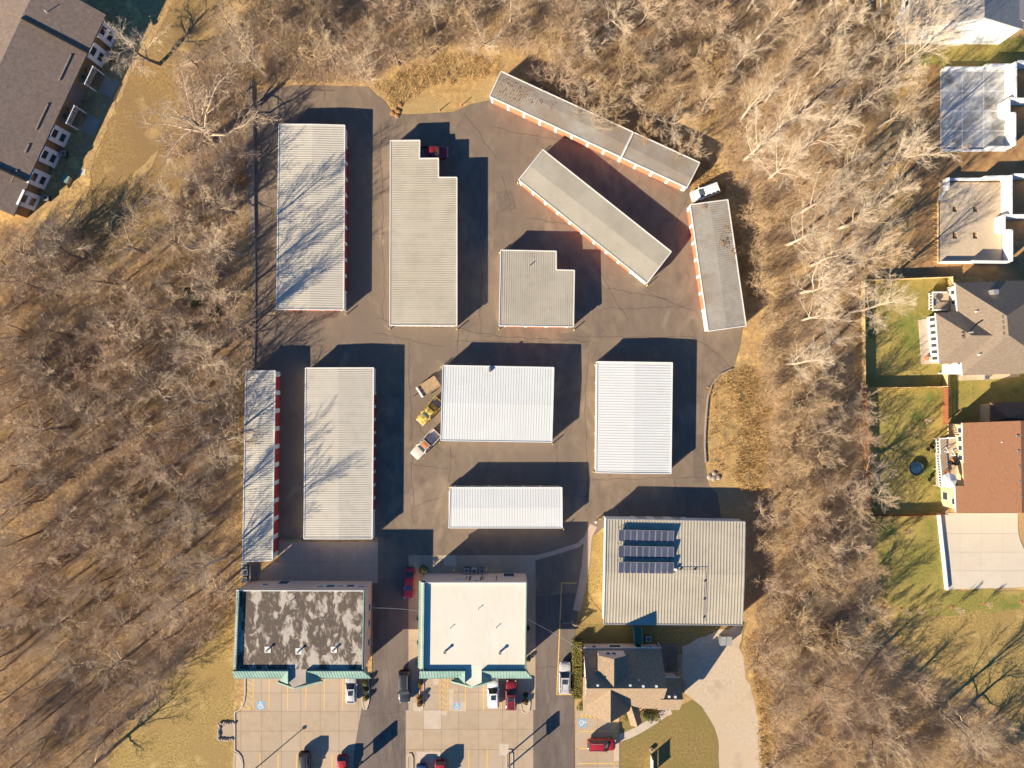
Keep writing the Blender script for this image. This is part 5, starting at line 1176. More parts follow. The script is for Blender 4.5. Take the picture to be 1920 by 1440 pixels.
# flat wooden trailer
c = P(802, 726, .6); t = thing('utility_trailer', 'wooden flatbed trailer parked above the yellow pickup', 'trailer', (c.x, c.y, .036)); BASE[t.name] = (0,0,0); t.rotation_euler = (0,0,math.radians(213))
for k in range(8): MB().box(-.1, -.84+.24*k, .52, .58, 3.6, .225).build('deck_plank', M['wood'], t)
for sg in (-1, 1):
    MB().box(-.1, sg*.97, .45, .85, 3.6, .06).build('side_rail', M['wood'], t)
    MB().bar((1.75,sg*.5,.5),(3.0,0,.45), .08).build('drawbar', M['pipe_grey'], t)
    w1 = MB(); r = .33
    for k in range(14):
        a0, a1 = k*6.2832/14, (k+1)*6.2832/14
        w1.face((-.4+r*math.cos(a0),sg*1.02,r+r*math.sin(a0)),(-.4+r*math.cos(a1),sg*1.02,r+r*math.sin(a1)),(-.4+r*math.cos(a1),sg*1.2,r+r*math.sin(a1)),(-.4+r*math.cos(a0),sg*1.2,r+r*math.sin(a0)))
        w1.face((-.4,sg*1.2,r),(-.4+r*math.cos(a0),sg*1.2,r+r*math.sin(a0)),(-.4+r*math.cos(a1),sg*1.2,r+r*math.sin(a1)))
    w1.build('wheel', M['tyre'], t)
    MB().box(-.4, sg*1.11, .68, .72, .95, .24).build('fender', M['dark_metal'], t)
for k in range(3): MB().box(1.55, -.66+.66*k, .60, .82, .34, .6).build('toolbox', M['trim_white'], t)
MB().box(-1.9, 0, .5, .6, .12, 2.0).build('rear_bar', M['pipe_grey'], t); MB().cyl(3.0, 0, .0, .55, .06, 8).build('jack', M['galvan'], t)
MB().box(-.4, 0, .28, .5, .12, 2.0).build('axle', M['dark_metal'], t); MB().box(-.1, 0, .42, .53, 3.5, .9).build('chassis', M['pipe_grey'], t)
# ---------------------------------------------------------------- vegetation
def tree_meshes(seed, h, r0, style, bark, twig):
    rr = random.Random(seed); polys = {0: [], 1: []}
    cfg = dict(tall=dict(n=(14,8,7,8), ang=(.66,.62,.62,.62), ratio=(.56,.50,.50,.60), t0=(.26,.2,.2,.05), trop=.08, wob=.14),
               oak=dict(n=(10,9,7,8), ang=(1.0,.75,.75,.8), ratio=(.80,.55,.50,.5), t0=(.25,.2,.15,.1), trop=.02, wob=.24),
               bush=dict(n=(8,7,6,6), ang=(.75,.7,.75,.8), ratio=(.66,.52,.50,.55), t0=(.08,.15,.1,.05), trop=.06, wob=.20))[style]
    V = [[], []]; Fc = [[], []]; fl = min(1.0, h/9)
    def ring_tube(part, pts, rads, n):
        o = len(V[part]); vs = V[part]; fs = Fc[part]; m = len(pts)
        for i, p in enumerate(pts):
            d = pts[min(i+1, m-1)]-pts[max(i-1, 0)]
            up = Vector((0,0,1)) if abs(d.z) < .85*d.length else Vector((1,0,0))
            x = d.cross(up); x.normalize(); y = x.cross(d); y.normalize()
            if i == m-1 and n == 3: vs.append(tuple(p)); break
            for k in range(n):
                a = 6.2832*k/n; vs.append(tuple(p+(x*math.cos(a)+y*math.sin(a))*rads[i]))
        last = m-1 if n == 3 else m
        for i in range(last-1): fs.extend((o+i*n+k, o+i*n+(k+1) % n, o+(i+1)*n+(k+1) % n, o+(i+1)*n+k) for k in range(n))
        if n == 3:
            tip = len(vs)-1; b = o+(m-2)*n; fs.extend((b+k, b+(k+1) % n, tip) for k in range(n))
    def grow(p, d, L, r, lvl):
        ns = (8,6,4,2,1)[lvl]; pts = [p.copy()]; rads = [r]; q = p.copy(); d = d.copy(); wob = cfg['wob']*(.35 if lvl == 0 else 1)
        for i in range(ns):
            d += Vector((rr.gauss(0,wob), rr.gauss(0,wob), rr.gauss(0,wob*.7)+(cfg['trop'] if lvl else .04))); d.normalize()
            q = q+d*(L/ns); pts.append(q.copy()); rads.append(max(.004, r*(1-(i+1)/ns*(.78 if lvl < 2 else .75))))
        ring_tube(0 if lvl == 0 else 1, pts, rads, (7,5,4,3,3)[lvl])
        if lvl >= 4: return
        n = cfg['n'][lvl]; az = rr.uniform(0, 6.28)
        if style == 'bush' and lvl == 0: n = 9
        for k in range(n):
            t = cfg['t0'][lvl]+(1-cfg['t0'][lvl])*((k+rr.random()*.8)/n); t = min(t, .98)
            i = min(int(t*ns), ns-1); f = t*ns-i; b = pts[i].lerp(pts[i+1], f); dd = (pts[i+1]-pts[i]).normalized()
            az += 2.4+rr.uniform(-.4,.4); an = cfg['ang'][lvl]*rr.uniform(.7,1.25)*(1.15-.35*t)
            up = Vector((0,0,1)) if abs(dd.z) < .9 else Vector((1,0,0)); x = dd.cross(up).normalized(); y = x.cross(dd)
            nd = dd*math.cos(an)+(x*math.cos(az)+y*math.sin(az))*math.sin(an)
            if nd.z < -.15: nd.z *= .3
            LL = L*cfg['ratio'][lvl]*rr.uniform(.7,1.2)*(1.1-.55*t if lvl else 1.15-.5*t)
            rb = (rads[i]*(1-f)+rads[i+1]*f)*rr.uniform(.34,.52)
            grow(b, nd.normalized(), LL, max(rb*.85, (.029,.017,.0105,.0084)[lvl]*fl), lvl+1)
    if style == 'bush':
        for k in range(3):
            a = k*2.1+rr.random(); grow(Vector((.25*math.cos(a), .25*math.sin(a), -.1)), Vector((.35*math.cos(a), .35*math.sin(a), 1)).normalized(), h*.62, r0*.7, 0) if k < 3 else None
    else: grow(Vector((0,0,-.15)), Vector((rr.uniform(-.08,.08), rr.uniform(-.08,.08), 1)).normalized(), h*(.66 if style == 'tall' else .50), r0, 0)
    out = []
    for i, nm in ((0,'trunk'), (1,'crown')):
        me = bpy.data.meshes.new(nm); me.from_pydata(V[i], [], Fc[i]); me.materials.append(M[bark if i == 0 else twig]); me.update(); out.append(me)
    return out
PROTO = {}
for nm, args in dict(tall_a=(11,17,.27,'tall','bark_pale','twig_pale'), tall_b=(12,18,.30,'tall','bark_pale','twig_pale'), tall_c=(13,16,.26,'tall','bark','twig_grey'), tall_d=(14,17,.28,'tall','bark_pale','twig_grey'),
      oak_a=(21,14,.40,'oak','bark','twig_grey'), oak_b=(22,13,.34,'oak','bark','twig_pale'), oak_c=(23,12,.32,'oak','bark','twig_purple'),
      bush_a=(31,9,.14,'bush','bark','twig_purple'), bush_b=(32,9,.14,'bush','bark','twig_grey'), bush_c=(33,8.5,.13,'bush','bark','twig_gold'), bush_d=(34,8,.13,'bush','bark','twig_purple'), bush_e=(35,8.5,.13,'bush','bark','twig_gold')).items():
    PROTO[nm] = tree_meshes(*args)
NATH = dict(tall=17.0, oak=13.0, bush=9.0)
def tree(px, py, proto, sc_, label, group, name='bare_tree', cat='tree', rz=None):
    c = P(px, py); t = bpy.data.objects.new(name, None); COL.objects.link(t); t.location = c; t.empty_display_size = .5
    t.rotation_euler = (0,0,R.uniform(0,6.28) if rz is None else rz); t.scale = (sc_*R.uniform(.93,1.07), sc_*R.uniform(.93,1.07), sc_)
    tag(t, label, cat, group)
    for nm, me in zip(('trunk','crown'), PROTO[proto]): link(nm, me, t)
    return t
PLACED = []
def near(x, y, d): return any((x-a)**2+(y-b)**2 < d*d for a, b in PLACED)
# trees that stand out
for (x, y, pr, s, lb) in [
   (402,264,'oak_a',1.3,'largest dark-limbed bare oak spreading over the golden lawn by the apartment'),
   (160,486,'oak_b',.95,'bare tree at the lower end of the apartment lawn with a long trunk shadow'),
   (505,150,'tall_c',1.0,'bare tree at the lot\'s top left corner, its shadow on the asphalt'),
   (320,752,'oak_b',1.0,'pale whitish bare tree in the middle of the left woods'),
   (135,705,'oak_a',.95,'wide bare tree with dark limbs near the left edge'),
   (1242,232,'oak_b',.85,'pale stout bare tree right behind the slanted storage building'),
   (1125,55,'oak_b',.9,'old bare tree with arching broken limbs at the top'),
   (1110,225,'bush_b',.9,'round bushy bare tree touching the slanted storage building'),
   (1045,165,'bush_a',1.1,'wide purplish bare tree overhanging the slanted storage building\'s roof'),
   (965,90,'bush_a',1.0,'purplish bushy tree at the sandy bank\'s upper right'),
   (1150,232,'bush_c',.8,'tan bushy tree behind the white roof seam of the slanted building'),
   (1205,255,'bush_e',.75,'small tan bushy tree behind the slanted building\'s right section'),
   (1285,285,'bush_b',.75,'grey bushy tree at the slanted building\'s right end'),
   (1402,415,'bush_c',.7,'golden brush tree against the leaf-strewn building\'s right side, topmost'),
   (1412,478,'bush_e',.75,'golden brush tree against the leaf-strewn building\'s right side, second'),
   (1420,540,'bush_c',.75,'golden brush tree against the leaf-strewn building\'s right side, third'),
   (1428,600,'bush_e',.75,'golden brush tree against the leaf-strewn building\'s right side, lowest'),
   (1425,1010,'bush_e',.8,'tan brush tree against the warehouse\'s right wall, upper'),
   (1422,1145,'bush_c',.8,'tan brush tree against the warehouse\'s right wall, lower'),
   (300,120,'oak_b',1.0,'bare tree overhanging the top of the apartment lawn'),
   (335,385,'oak_a',.9,'bare tree at the right edge of the apartment lawn, below the largest oak'),
   (75,482,'oak_a',.85,'wide bare tree below the apartment block at the left picture edge'),
   (42,520,'bush_b',1.2,'bushy tree at the left picture edge below the apartment block'),
   (128,512,'bush_b',1.15,'bushy tree below the apartment lawn\'s left end'),
   (150,440,'bush_a',.9,'bushy tree beside the apartment block\'s lowest window bay'),
   (112,462,'oak_b',.8,'bare tree hiding the apartment block\'s lower corner'),
   (1436,742,'bush_c',.85,'tan brush tree above the curved bank, topmost of three'),
   (1444,805,'bush_e',.9,'tan brush tree above the curved bank, middle of three'),
   (1440,868,'bush_c',.9,'tan brush tree above the curved bank, lowest of three'),
   (1424,668,'bush_e',.8,'tan brush tree at the lot\'s right end below the leaf-strewn building'),
   (1395,300,'tall_a',1.0,'tall pale tree behind the white parked car'),
   (1440,260,'tall_b',1.05,'very tall pale tree with a long straight trunk in the upper right woods'),
   (1500,400,'tall_a',1.0,'tall pale tree leaning over the two foundations\' dirt strip'),
   (1570,430,'tall_b',.95,'tall pale tree nearest the dirt-floored foundation'),
   (1555,650,'oak_b',.85,'bare tree whose limbs cross the tan fence into the upper yard'),
   (1600,880,'oak_b',.8,'bare tree whose pale limb reaches over the red-brown fence to the trampoline'),
   (1470,945,'bush_c',1.2,'fan-shaped tan tree at the warehouse\'s upper right corner'),
   (1430,1085,'bush_d',1.15,'reddish bushy tree along the warehouse\'s right wall'),
   (1590,1210,'oak_b',.75,'pale fan-shaped tree at the edge of the golden field, lower right'),
   (1455,1270,'bush_a',1.2,'bushy purplish tree right of the gravel drive'),
   (1758,1330,'tall_c',1.0,'bare tree at the lower right, two dark trunk shadows on the field'),
   (1790,1345,'oak_a',.85,'bare leaning tree beside the lower right field, right of its twin-shadow neighbour'),
   (335,1185,'oak_c',.85,'bare tree at the wood\'s lower edge casting a forked shadow on the lawn'),
   (438,560,'tall_c',1.0,'upright bare tree by the left fence beside the pale grey building\'s lower end'),
   (452,478,'tall_d',.95,'upright bare tree by the left fence at the pale grey building\'s middle'),
   (425,650,'tall_c',1.0,'upright bare tree left of the gap above the narrow storage building'),
   (395,700,'oak_b',.95,'spreading bare tree left of the narrow storage building\'s top'),
   (432,400,'oak_a',.8,'spreading bare tree by the left fence below the golden shrub'),
   (405,960,'tall_c',1.0,'upright bare tree left of the narrow storage building\'s lower half'),
   (425,1045,'tall_d',1.0,'upright bare tree left of the narrow storage building\'s bottom end'),
   (372,1110,'tall_c',1.0,'upright bare tree above the lawn\'s top corner in the left woods'),
   (428,860,'oak_b',.8,'spreading bare tree touching the narrow storage building\'s left side'),
   (330,1050,'oak_a',.85,'wide bare tree two trees left of the narrow building\'s lower end'),
   (300,1270,'bush_b',1.05,'grey bushy tree at the lower edge of the left woods above the lawn')]:
    o = tree(x, y, pr, s, lb, None); PLACED.append((x, y))
    if lb.startswith('largest'): o.scale = (1.9, 1.9, 1.2)
RG = [
 ('left', [(-60,520),(140,530),(300,450),(345,350),(462,330),(470,690),(446,700),(446,1040),(425,1110),(355,1215),(285,1300),(200,1410),(165,1520),(-60,1520)], 46,
   [('oak_a',.9),('oak_b',.92),('oak_c',.9),('tall_c',.75),('bush_a',1.2),('bush_b',1.25),('bush_d',1.2),('bush_b',1.15)],
   {'oak':'spreading grey bare tree in the large woods left of the storage lot','tall':'upright grey bare tree in the large woods left of the storage lot','bush':'bushy low bare tree in the large woods left of the storage lot'}),
 ('upleft', [(345,150),(470,20),(465,330),(350,340)], 52, [('oak_a',.7),('bush_b',1.1),('bush_a',1.0),('oak_c',.75)],
   {'oak':'spreading bare tree in the narrow wood left of the upper left building','bush':'bushy bare tree in the narrow wood left of the upper left building'}),
 ('top', [(430,-60),(1330,-60),(1330,230),(1260,230),(1190,215),(960,95),(830,85),(790,115),(700,140),(520,130),(470,100)], 43, [('bush_a',1.1),('bush_b',1.1),('bush_c',1.1),('bush_e',1.1),('oak_b',.7),('tall_c',.7),('tall_d',.65),('oak_c',.75)],
   {'oak':'spreading bare tree in the woods along the top edge','tall':'upright bare tree in the woods along the top edge','bush':'bushy bare tree in the woods along the top edge'}),
 ('rightup', [(1340,-60),(1690,-60),(1680,60),(1650,250),(1640,480),(1600,530),(1600,700),(1425,720),(1425,600),(1395,370),(1345,310)], 50, [('tall_a',1.0),('tall_b',.98),('tall_d',1.0),('tall_a',.9),('tall_b',.9),('bush_c',1.15),('bush_e',1.15)],
   {'tall':'tall pale-limbed bare tree in the upper right woods','bush':'low golden-brown bushy tree in the upper right woods'}),
 ('rightmid', [(1440,720),(1600,720),(1605,960),(1625,1000),(1610,1180),(1415,1180),(1420,960),(1435,900),(1450,780)], 44, [('bush_c',1.15),('bush_e',1.15),('bush_d',1.0),('bush_b',1.1),('oak_c',.7),('oak_b',.65)],
   {'oak':'spreading bare tree in the wood strip between warehouse and fenced yards','bush':'bushy bare tree in the wood strip between warehouse and fenced yards'}),
 ('rightlow', [(1415,1180),(1610,1180),(1660,1230),(1780,1300),(1960,1440),(1960,1520),(1455,1520),(1440,1330)], 48, [('bush_a',1.05),('bush_d',1.1),('bush_b',1.0),('bush_e',1.0),('oak_c',.7)],
   {'oak':'spreading bare tree in the lower right woods','bush':'bushy bare tree in the lower right woods'})]
GRPN = dict(left='trees of the left woods', upleft='trees of the narrow upper left wood', top='trees along the top edge', rightup='trees of the upper right woods', rightmid='trees between warehouse and yards', rightlow='trees of the lower right woods')
WOODS = []
LM = dict(left=[((40,560),'just below the apartment'),((250,560),'below the apartment lawn'),((430,420),'by the upper fence'),((430,620),'above the narrow building'),((40,760),'at the upper left edge'),((230,760),'around the whitish tree'),
  ((400,780),'by the narrow building\'s top'),((40,960),'at the middle left edge'),((210,960),'far left of the narrow building'),((390,980),'by the narrow building\'s bottom'),((40,1180),'at the lower left edge'),((220,1150),'above the bottom left lawn'),((370,1150),'by the brown-roofed office'),((60,1380),'in the bottom left corner'),((220,1330),'along the bottom left lawn')],
 upleft=[((400,80),'at its top'),((420,220),'at its middle'),((420,320),'at its bottom')],
 top=[((480,30),'above the lot\'s corner'),((620,60),'above the pale grey building'),((770,50),'above the stepped building'),((900,30),'above the sandy bank'),((1050,40),'above the slanted building\'s left'),((1200,60),'above the slanted building\'s middle'),((1290,180),'behind the slanted building\'s end')],
 rightup=[((1390,50),'at the top edge'),((1540,40),'near the white house'),((1420,260),'behind the white parked car'),((1560,250),'left of the upper foundation'),((1450,460),'right of the leaf-strewn building'),((1580,430),'left of the dirt-floored foundation'),((1480,650),'below the leaf-strewn building'),((1580,640),'along the tan fence')],
 rightmid=[((1480,780),'beside the curved bank'),((1580,800),'along the red-brown fence'),((1480,960),'near the warehouse\'s top right corner'),((1590,960),'at the red fence\'s lower corner'),((1460,1120),'beside the warehouse\'s lower right corner'),((1580,1120),'at the lower yard\'s edge')],
 rightlow=[((1460,1230),'at the gravel drive\'s upper part'),((1570,1230),'around the rust-leaved oak'),((1480,1400),'along the gravel drive\'s lower part'),((1620,1380),'in the middle of the bottom woods'),((1740,1330),'below the golden field'),((1860,1430),'in the bottom right corner')])
LOOK = dict(left={'oak':'spreading bare tree in the left woods','tall':'upright bare tree in the left woods','bush':'bushy bare tree in the left woods'}, upleft={'oak':'spreading bare tree in the upper left strip','bush':'bushy bare tree in the upper left strip'},
 top={'oak':'spreading bare tree in the top woods','tall':'upright bare tree in the top woods','bush':'bushy bare tree in the top woods'}, rightup={'tall':'tall pale tree','bush':'low golden-brown bushy tree'}, rightmid={'oak':'spreading bare tree','bush':'bushy bare tree'}, rightlow={'oak':'spreading bare tree','bush':'bushy bare tree'})
ORD = ['leftmost','second from left','third from left','fourth from left','fifth from left','sixth from left','seventh from left','eighth from left','ninth from left','tenth from left','rightmost']
for key, poly, dist, kinds, labs in RG:
    x0, x1 = min(p[0] for p in poly), max(p[0] for p in poly); y0, y1 = min(p[1] for p in poly), max(p[1] for p in poly); fails = 0; cells = {}
    WOODS.append((poly, (x1-x0)*(y1-y0)))
    while fails < 260:
        x, y = R.uniform(x0, x1), R.uniform(y0, y1)
        if not inside(x, y, poly) or near(x, y, dist): fails += 1; continue
        fails = 0; PLACED.append((x, y)); pr, s = R.choice(kinds); k = pr.split('_')[0]
        s *= R.uniform(.8, 1.15)
        if key == 'left' and y > 1080: s *= .9
        if not (-25 < x < 1945 and -25 < y < 1465): continue
        mk = min(LM[key], key=lambda q: (q[0][0]-x)**2+(q[0][1]-y)**2)[1]
        cells.setdefault((k, mk), []).append((x, tree(x, y, pr, s, '', GRPN[key])))
    for (k, mk), lst in cells.items():
        lst.sort(key=lambda q: q[0])
        for n, (x, o) in enumerate(lst):
            o['label'] = LOOK[key][k]+' '+mk+('' if len(lst) == 1 else ', '+('rightmost' if n == len(lst)-1 else ORD[min(n, 9)]))
# undergrowth: nobody could count these stems
rng_ = np.random.default_rng(5)
def brush(name, polys, n, per, hmin, hmax, spread, m, label, wd=.05):
    pts = []
    tot = sum(a for _, a in polys)
    for poly, a in polys:
        x0, x1 = min(p[0] for p in poly), max(p[0] for p in poly); y0, y1 = min(p[1] for p in poly), max(p[1] for p in poly)
        for _ in range(int(n*a/tot)):
            x, y = rng_.uniform(x0, x1), rng_.uniform(y0, y1)
            if inside(x, y, poly): pts.append(P2(x, y))
    pts = np.array(pts); k = len(pts); N = k*per
    base = np.repeat(pts, per, axis=0)+rng_.normal(0, spread*.35, (N, 2)); sz = np.repeat(rng_.uniform(.5, 1.0, k), per)
    az = rng_.uniform(0, 6.283, N); ln = rng_.uniform(hmin, hmax, N)*sz; tilt = rng_.uniform(.3, 1.35, N)
    z0 = rng_.uniform(0, .6, N)*ln*.6
    d = np.stack([np.cos(az)*np.sin(tilt), np.sin(az)*np.sin(tilt), np.cos(tilt)], 1)
    side = np.stack([-np.sin(az), np.cos(az), np.zeros(N)], 1)*(wd*.5)
    b = np.concatenate([base, z0[:, None]], 1); v = np.empty((N, 3, 3)); v[:, 0] = b-side; v[:, 1] = b+side; v[:, 2] = b+d*ln[:, None]
    me = bpy.data.meshes.new(name); me.vertices.add(N*3); me.vertices.foreach_set('co', v.reshape(-1))
    me.loops.add(N*3); me.loops.foreach_set('vertex_index', np.arange(N*3)); me.polygons.add(N); me.polygons.foreach_set('loop_start', np.arange(0, N*3, 3))
    me.materials.append(M[m]); me.update(calc_edges=True)
    o = bpy.data.objects.new(name, me); COL.objects.link(o); tag(o, label, 'undergrowth', kind='stuff')
WOODS += [([(478,110),(705,105),(700,156),(560,153),(490,160)], 26000), ([(-40,440),(150,430),(200,480),(140,535),(-40,525)], 20000), ([(330,140),(440,40),(470,20),(470,340),(350,345)], 36000)]
brush('undergrowth', WOODS, 34000, 20, .6, 2.6, 1.2, 'brush', 'tangled brown undergrowth covering the floor of all the woods', .024)
BK = [([(1326,730),(1352,706),(1388,690),(1412,720),(1420,820),(1405,900),(1335,905),(1326,850)], 4500), ([(1352,702),(1400,690),(1440,720),(1450,900),(1410,925),(1380,910),(1390,800)], 20000), ([(1290,340),(1350,320),(1420,560),(1400,600),(1370,378)], 20000), ([(1180,235),(1320,300),(1345,320),(1310,360)], 12000), ([(1395,1190),(1440,1190),(1470,1500),(1430,1500),(1420,1330)], 15000), ([(700,160),(790,120),(830,100),(940,110),(930,140),(800,165),(740,205)], 12000)]
brush('dry_grass', BK, 4200, 24, .25, .8, .8, 'dry_grass', 'dry golden grass tufts along the lot edges and the gravel drive', .05)
brush('leaf_litter', [([(1340,400),(1385,480),(1398,600),(1385,600),(1365,500),(1350,480)], 4000)], 0, 8, .1, .2, .5, 'leafrust', 'fallen leaves') if False else None
# fallen leaves on the right storage roof
def roof_leaves(par_label, spots, z):
    mb = MB()
    for x, y, n, s in spots:
        for _ in range(n):
            c = P(x+R.gauss(0, s), y+R.gauss(0, s*1.3), z); a = R.uniform(0, 6.28); q = .11
            u = Vector((math.cos(a)*q, math.sin(a)*q, R.uniform(-.02,.03))); v_ = Vector((-math.sin(a)*q*.7, math.cos(a)*q*.7, R.uniform(-.02,.03))); c.z = z+R.uniform(0,.1)
            mb.face(c-u, c+v_, c+u, c-v_)
    tag(mb.build('fallen_leaves', M['leafrust']), par_label, 'leaves', kind='stuff')
roof_leaves('brown twig litter scattered on the slanted building\'s left roof end', [(955,165,60,13),(990,185,50,14),(1030,200,30,14)], 2.70)
roof_leaves('rusty fallen leaves lying on the right storage building\'s roof', [(1358,455,60,4.5),(1362,430,20,4),(1321,388,18,2.5),(1375,472,20,5)], 2.74)

# fallen logs on the woodland floor
for (x, y, a, L_, lb) in [(262,815,-.65,6,'pale fallen log in the left woods below the whitish tree'),(1480,330,.8,8,'long pale fallen trunk in the upper right woods'),(1540,500,.5,7,'pale fallen trunk below the tall trees of the upper right woods'),(1130,75,.75,8,'grey fallen trunk in the top woods above the slanted building'),(1450,1452,-.9,4,'short fallen log beside the gravel drive at the bottom'),(1680,1400,-.8,7,'fallen trunk in the lower right woods'),(90,905,.05,6,'fallen trunk near the left picture edge'),(620,70,-1.1,6,'fallen trunk in the top woods above the pale grey building'),(1500,850,.4,5,'fallen log in the wood strip right of the curved bank')]:
    c = P(x, y); t = thing('fallen_log', lb, 'log', (c.x, c.y, 0)); d_ = Vector((math.cos(a), math.sin(a), 0)); n_ = Vector((-d_.y, d_.x, 0))
    pts_ = [c+d_*(L_*(k/6-.5))+n_*R.gauss(0,.12)+Vector((0,0,.2+.03*k)) for k in range(7)]
    MB().tube(pts_, [.24-.026*k for k in range(7)], 8, True).build('trunk', M['bark_pale'], t)
    for k in (2, 3, 4, 5):
        sg = R.choice((-1,1)); q = pts_[k]; MB().tube([q, q+n_*sg*.9+d_*.6+Vector((0,0,.25)), q+n_*sg*1.5+d_*1.3+Vector((0,0,.2))], [.07,.045,.015], 5).build('branch', M['bark_pale'], t)
# hedges, shrubs and conifers made of leaf faces
def leafmass(name, m, pts_fn, n, size, seed):
    rr = random.Random(seed); mb = MB()
    for _ in range(n):
        p = Vector(pts_fn(rr)); a, b = rr.uniform(0, 6.28), rr.uniform(-.9,.9); s = size*rr.uniform(.6,1.3)
        u = Vector((math.cos(a), math.sin(a), b)).normalized()*s; v_ = u.cross(Vector((rr.uniform(-1,1), rr.uniform(-1,1), 1))).normalized()*s*.7
        mb.face(p-u, p+v_, p+u, p-v_)
    return mb
def hedge(label, x0, y0, x1, y1, h, m='hedge', name='hedge'):
    a, b = P(x0, y0, h), P(x1, y1, h); lx, ly = abs(a.x-b.x), abs(a.y-b.y); c = ((a.x+b.x)/2, (a.y+b.y)/2)
    t = thing(name, label, 'hedge', (*c, 0)); 
    MB().box(*c, 0, h-.18, lx-.3, ly-.3).build('dark_core', M['cedar'], t)  # solid darker box filling the hedge behind its leaf faces
    def f(rr):
        u, v_, w_ = rr.uniform(-.5,.5), rr.uniform(-.5,.5), rr.uniform(0.03,1); k = rr.random()
        if k < .5: w_ = 1-abs(rr.gauss(0,.05))
        elif k < .75: u = .5*rr.choice((-1,1))
        else: v_ = .5*rr.choice((-1,1))
        return (c[0]+u*lx*(1-.06*w_**4)+rr.gauss(0,.04), c[1]+v_*ly*(1-.06*w_**4)+rr.gauss(0,.04), w_*h)
    leafmass(name, m, f, int(260*lx*ly+400), .10, 3).build('leaves', M[m], t)
hedge('clipped boxy olive hedge beside the shingled house, upper one', 1073.5, 1203.5, 1091.5, 1249, 1.35)
hedge('clipped boxy olive hedge beside the shingled house, lower one', 1073.5, 1252, 1091.5, 1311, 1.35)
def shrub(label, px, py, r, h, m, cat='shrub', name='shrub', n=500, size=.09, z=0.0, group=None, cone=False):
    c = P(px, py, h/2); t = thing(name, label, cat, (c.x, c.y, z), group); rs = int(px*7+py)
    s = MB()
    for k in range(6): a = k*1.05; s.tube([(c.x,c.y,z),(c.x+.5*r*math.cos(a),c.y+.5*r*math.sin(a),z+h*.75)], [.04,.015], 4)
    s.build('stems', M['bark'], t)
    def f(rr):
        a, u = rr.uniform(0, 6.28), rr.random()**.45; w_ = rr.uniform(.08,1)
        q = r*u*((1-w_)*.95+.05 if cone else math.sqrt(max(.05, 1-(2*w_-.9)**2*.85)))*(1+.18*math.sin(3*a+px))
        return (c.x+q*math.cos(a), c.y+q*math.sin(a), z+w_*h)
    leafmass(name, m, f, n, size, rs).build('leaves', M[m], t); return t
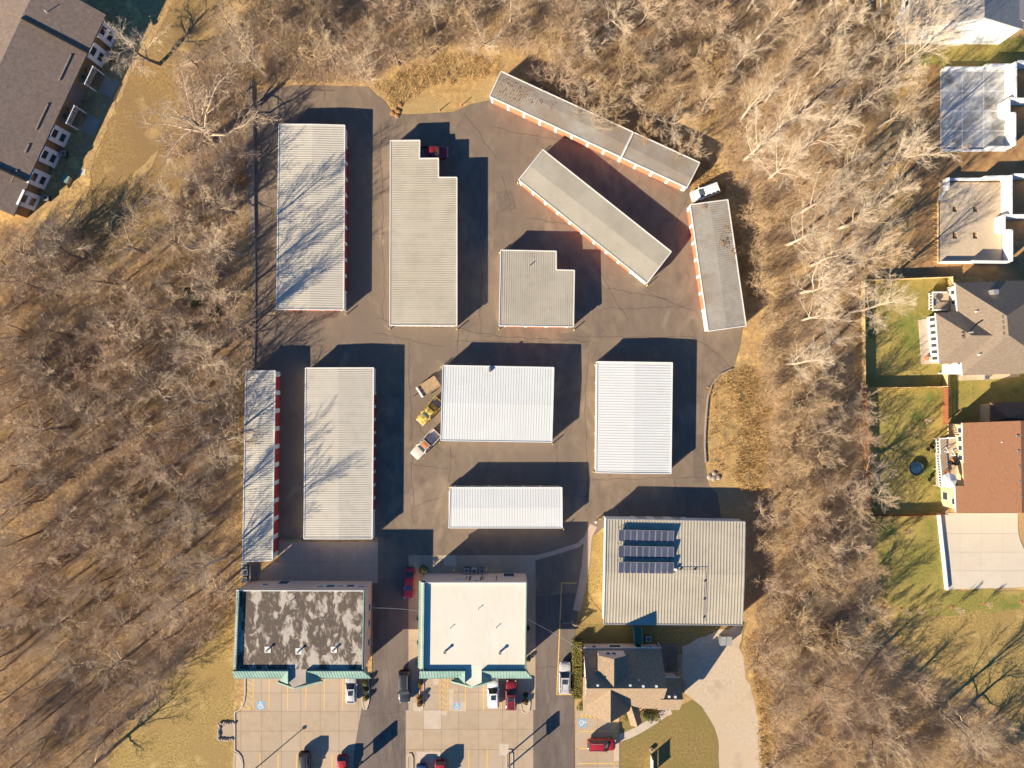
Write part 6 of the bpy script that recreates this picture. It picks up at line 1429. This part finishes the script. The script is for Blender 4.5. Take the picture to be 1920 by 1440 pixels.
for (x, y, r, h, m, lb) in [(684,1280,.5,1.1,'hedge','green shrub beside the silver car, upper of three'),(685,1294,.55,1.1,'shrub','green shrub beside the silver car, middle of three'),(686,1309,.5,.9,'hedge','olive shrub at the tip of the planting island by the silver car'),
   (786,1309,.55,1.0,'shrub_rust','rusty brown shrub beside the dark grey sport utility vehicle, upper of two'),(787,1319,.5,.9,'shrub_rust','rusty brown shrub at the lower end beside the dark grey vehicle'),(787,1283,.45,.9,'hedge','small olive shrub at the cream-roofed office\'s left front corner'),
   (794,1068,.75,1.3,'shrub','round dark shrub behind the cream-roofed office near the red sedan'),(985,1316,.5,.8,'shrub_rust','dry shrub in the island right of the dark red vehicle'),(986,1303,.4,.7,'shrub','dark shrub in the island right of the dark red vehicle'),
   (786,1160,.3,.7,'shrub','small shrub along the cream-roofed office\'s left wall, top'),(786,1205,.35,.8,'shrub','small shrub along the cream-roofed office\'s left wall, middle'),(786,1240,.4,.8,'hedge','small shrub along the cream-roofed office\'s left wall, bottom'),
   (990,1178,.35,.8,'shrub','small shrub along the cream-roofed office\'s right wall, top'),(990,1236,.4,.8,'shrub','small shrub along the cream-roofed office\'s right wall, bottom'),
   (1218,1343,1.0,1.3,'shrub','dark green round bush by the shingled house\'s entry, right of the canopy'),(1229,1344,.9,1.2,'hedge','olive round bush beside the garden path'),(1175,1343,.7,1.1,'hedge','olive bush left of the angled entry canopy'),(1090,1325,.7,1.1,'hedge','olive bush at the shingled house\'s lower left corner'),
   (1211,1337,.8,1.2,'shrub','dark green bush tucked against the angled entry canopy')]:
    shrub(lb, x, y, r, h, m, n=420, group='small planted shrubs', z=0.0)
for (x, y, r, h, lb) in [(358,552,2.2,4.0,'dark green cedar in the left woods below the apartment lawn'),(395,590,1.5,3.0,'smaller dark green cedar right below the larger one'),(1500,760,1.3,2.5,'small green cedar in the wood strip near the red-brown fence')]:
    shrub(lb, x, y, r, h, 'cedar', cat='conifer', name='cedar', n=2600, size=.16, cone=True)
shrub('golden leafy oak shrub by the lot\'s upper left fence', 455, 335, 1.2, 2.2, 'leafrust', n=700)
shrub('rust-leaved small oak in the lower right woods', 1560, 1195, 1.9, 3.2, 'leafrust', n=1300, size=.12)
# saplings in mulch rings
SAP = tree_meshes(51, 3.0, .03, 'tall', 'bark', 'twig_grey')
PROTO['sap'] = SAP
for (x, y, lb) in [(1730,790,'sapling with orange mulch ring in the middle yard'),(1699,994,'sapling with orange mulch ring in the lower yard left of the concrete drive'),(1656,1141,'leftmost sapling of the orange-ringed row above the golden field'),(1688,1141,'second sapling of the orange-ringed row from the left'),(1717,1140,'third sapling of the orange-ringed row from the left'),
    (1745,1137,'fourth sapling of the orange-ringed row from the left'),(1785,1138,'fifth sapling of the orange-ringed row, under the concrete drive'),(1846,1131,'sixth sapling of the orange-ringed row from the left'),(1915,1128,'rightmost sapling of the orange-ringed row at the picture edge')]:
    t = tree(x, y, 'sap', R.uniform(.8,1.15), lb, 'young saplings in orange mulch rings', name='sapling', cat='sapling')
    n = 12; mm = MB(); rr = [.38*R.uniform(.8,1.2) for _ in range(n)]
    mm.add([(0,0,.09)]+[(rr[k]*math.cos(k*6.2832/n), rr[k]*math.sin(k*6.2832/n), .02) for k in range(n)], [(0,1+k,1+(k+1) % n) for k in range(n)])
    link('mulch_ring', mm.mesh('mulch_ring', M['mulch']), t)
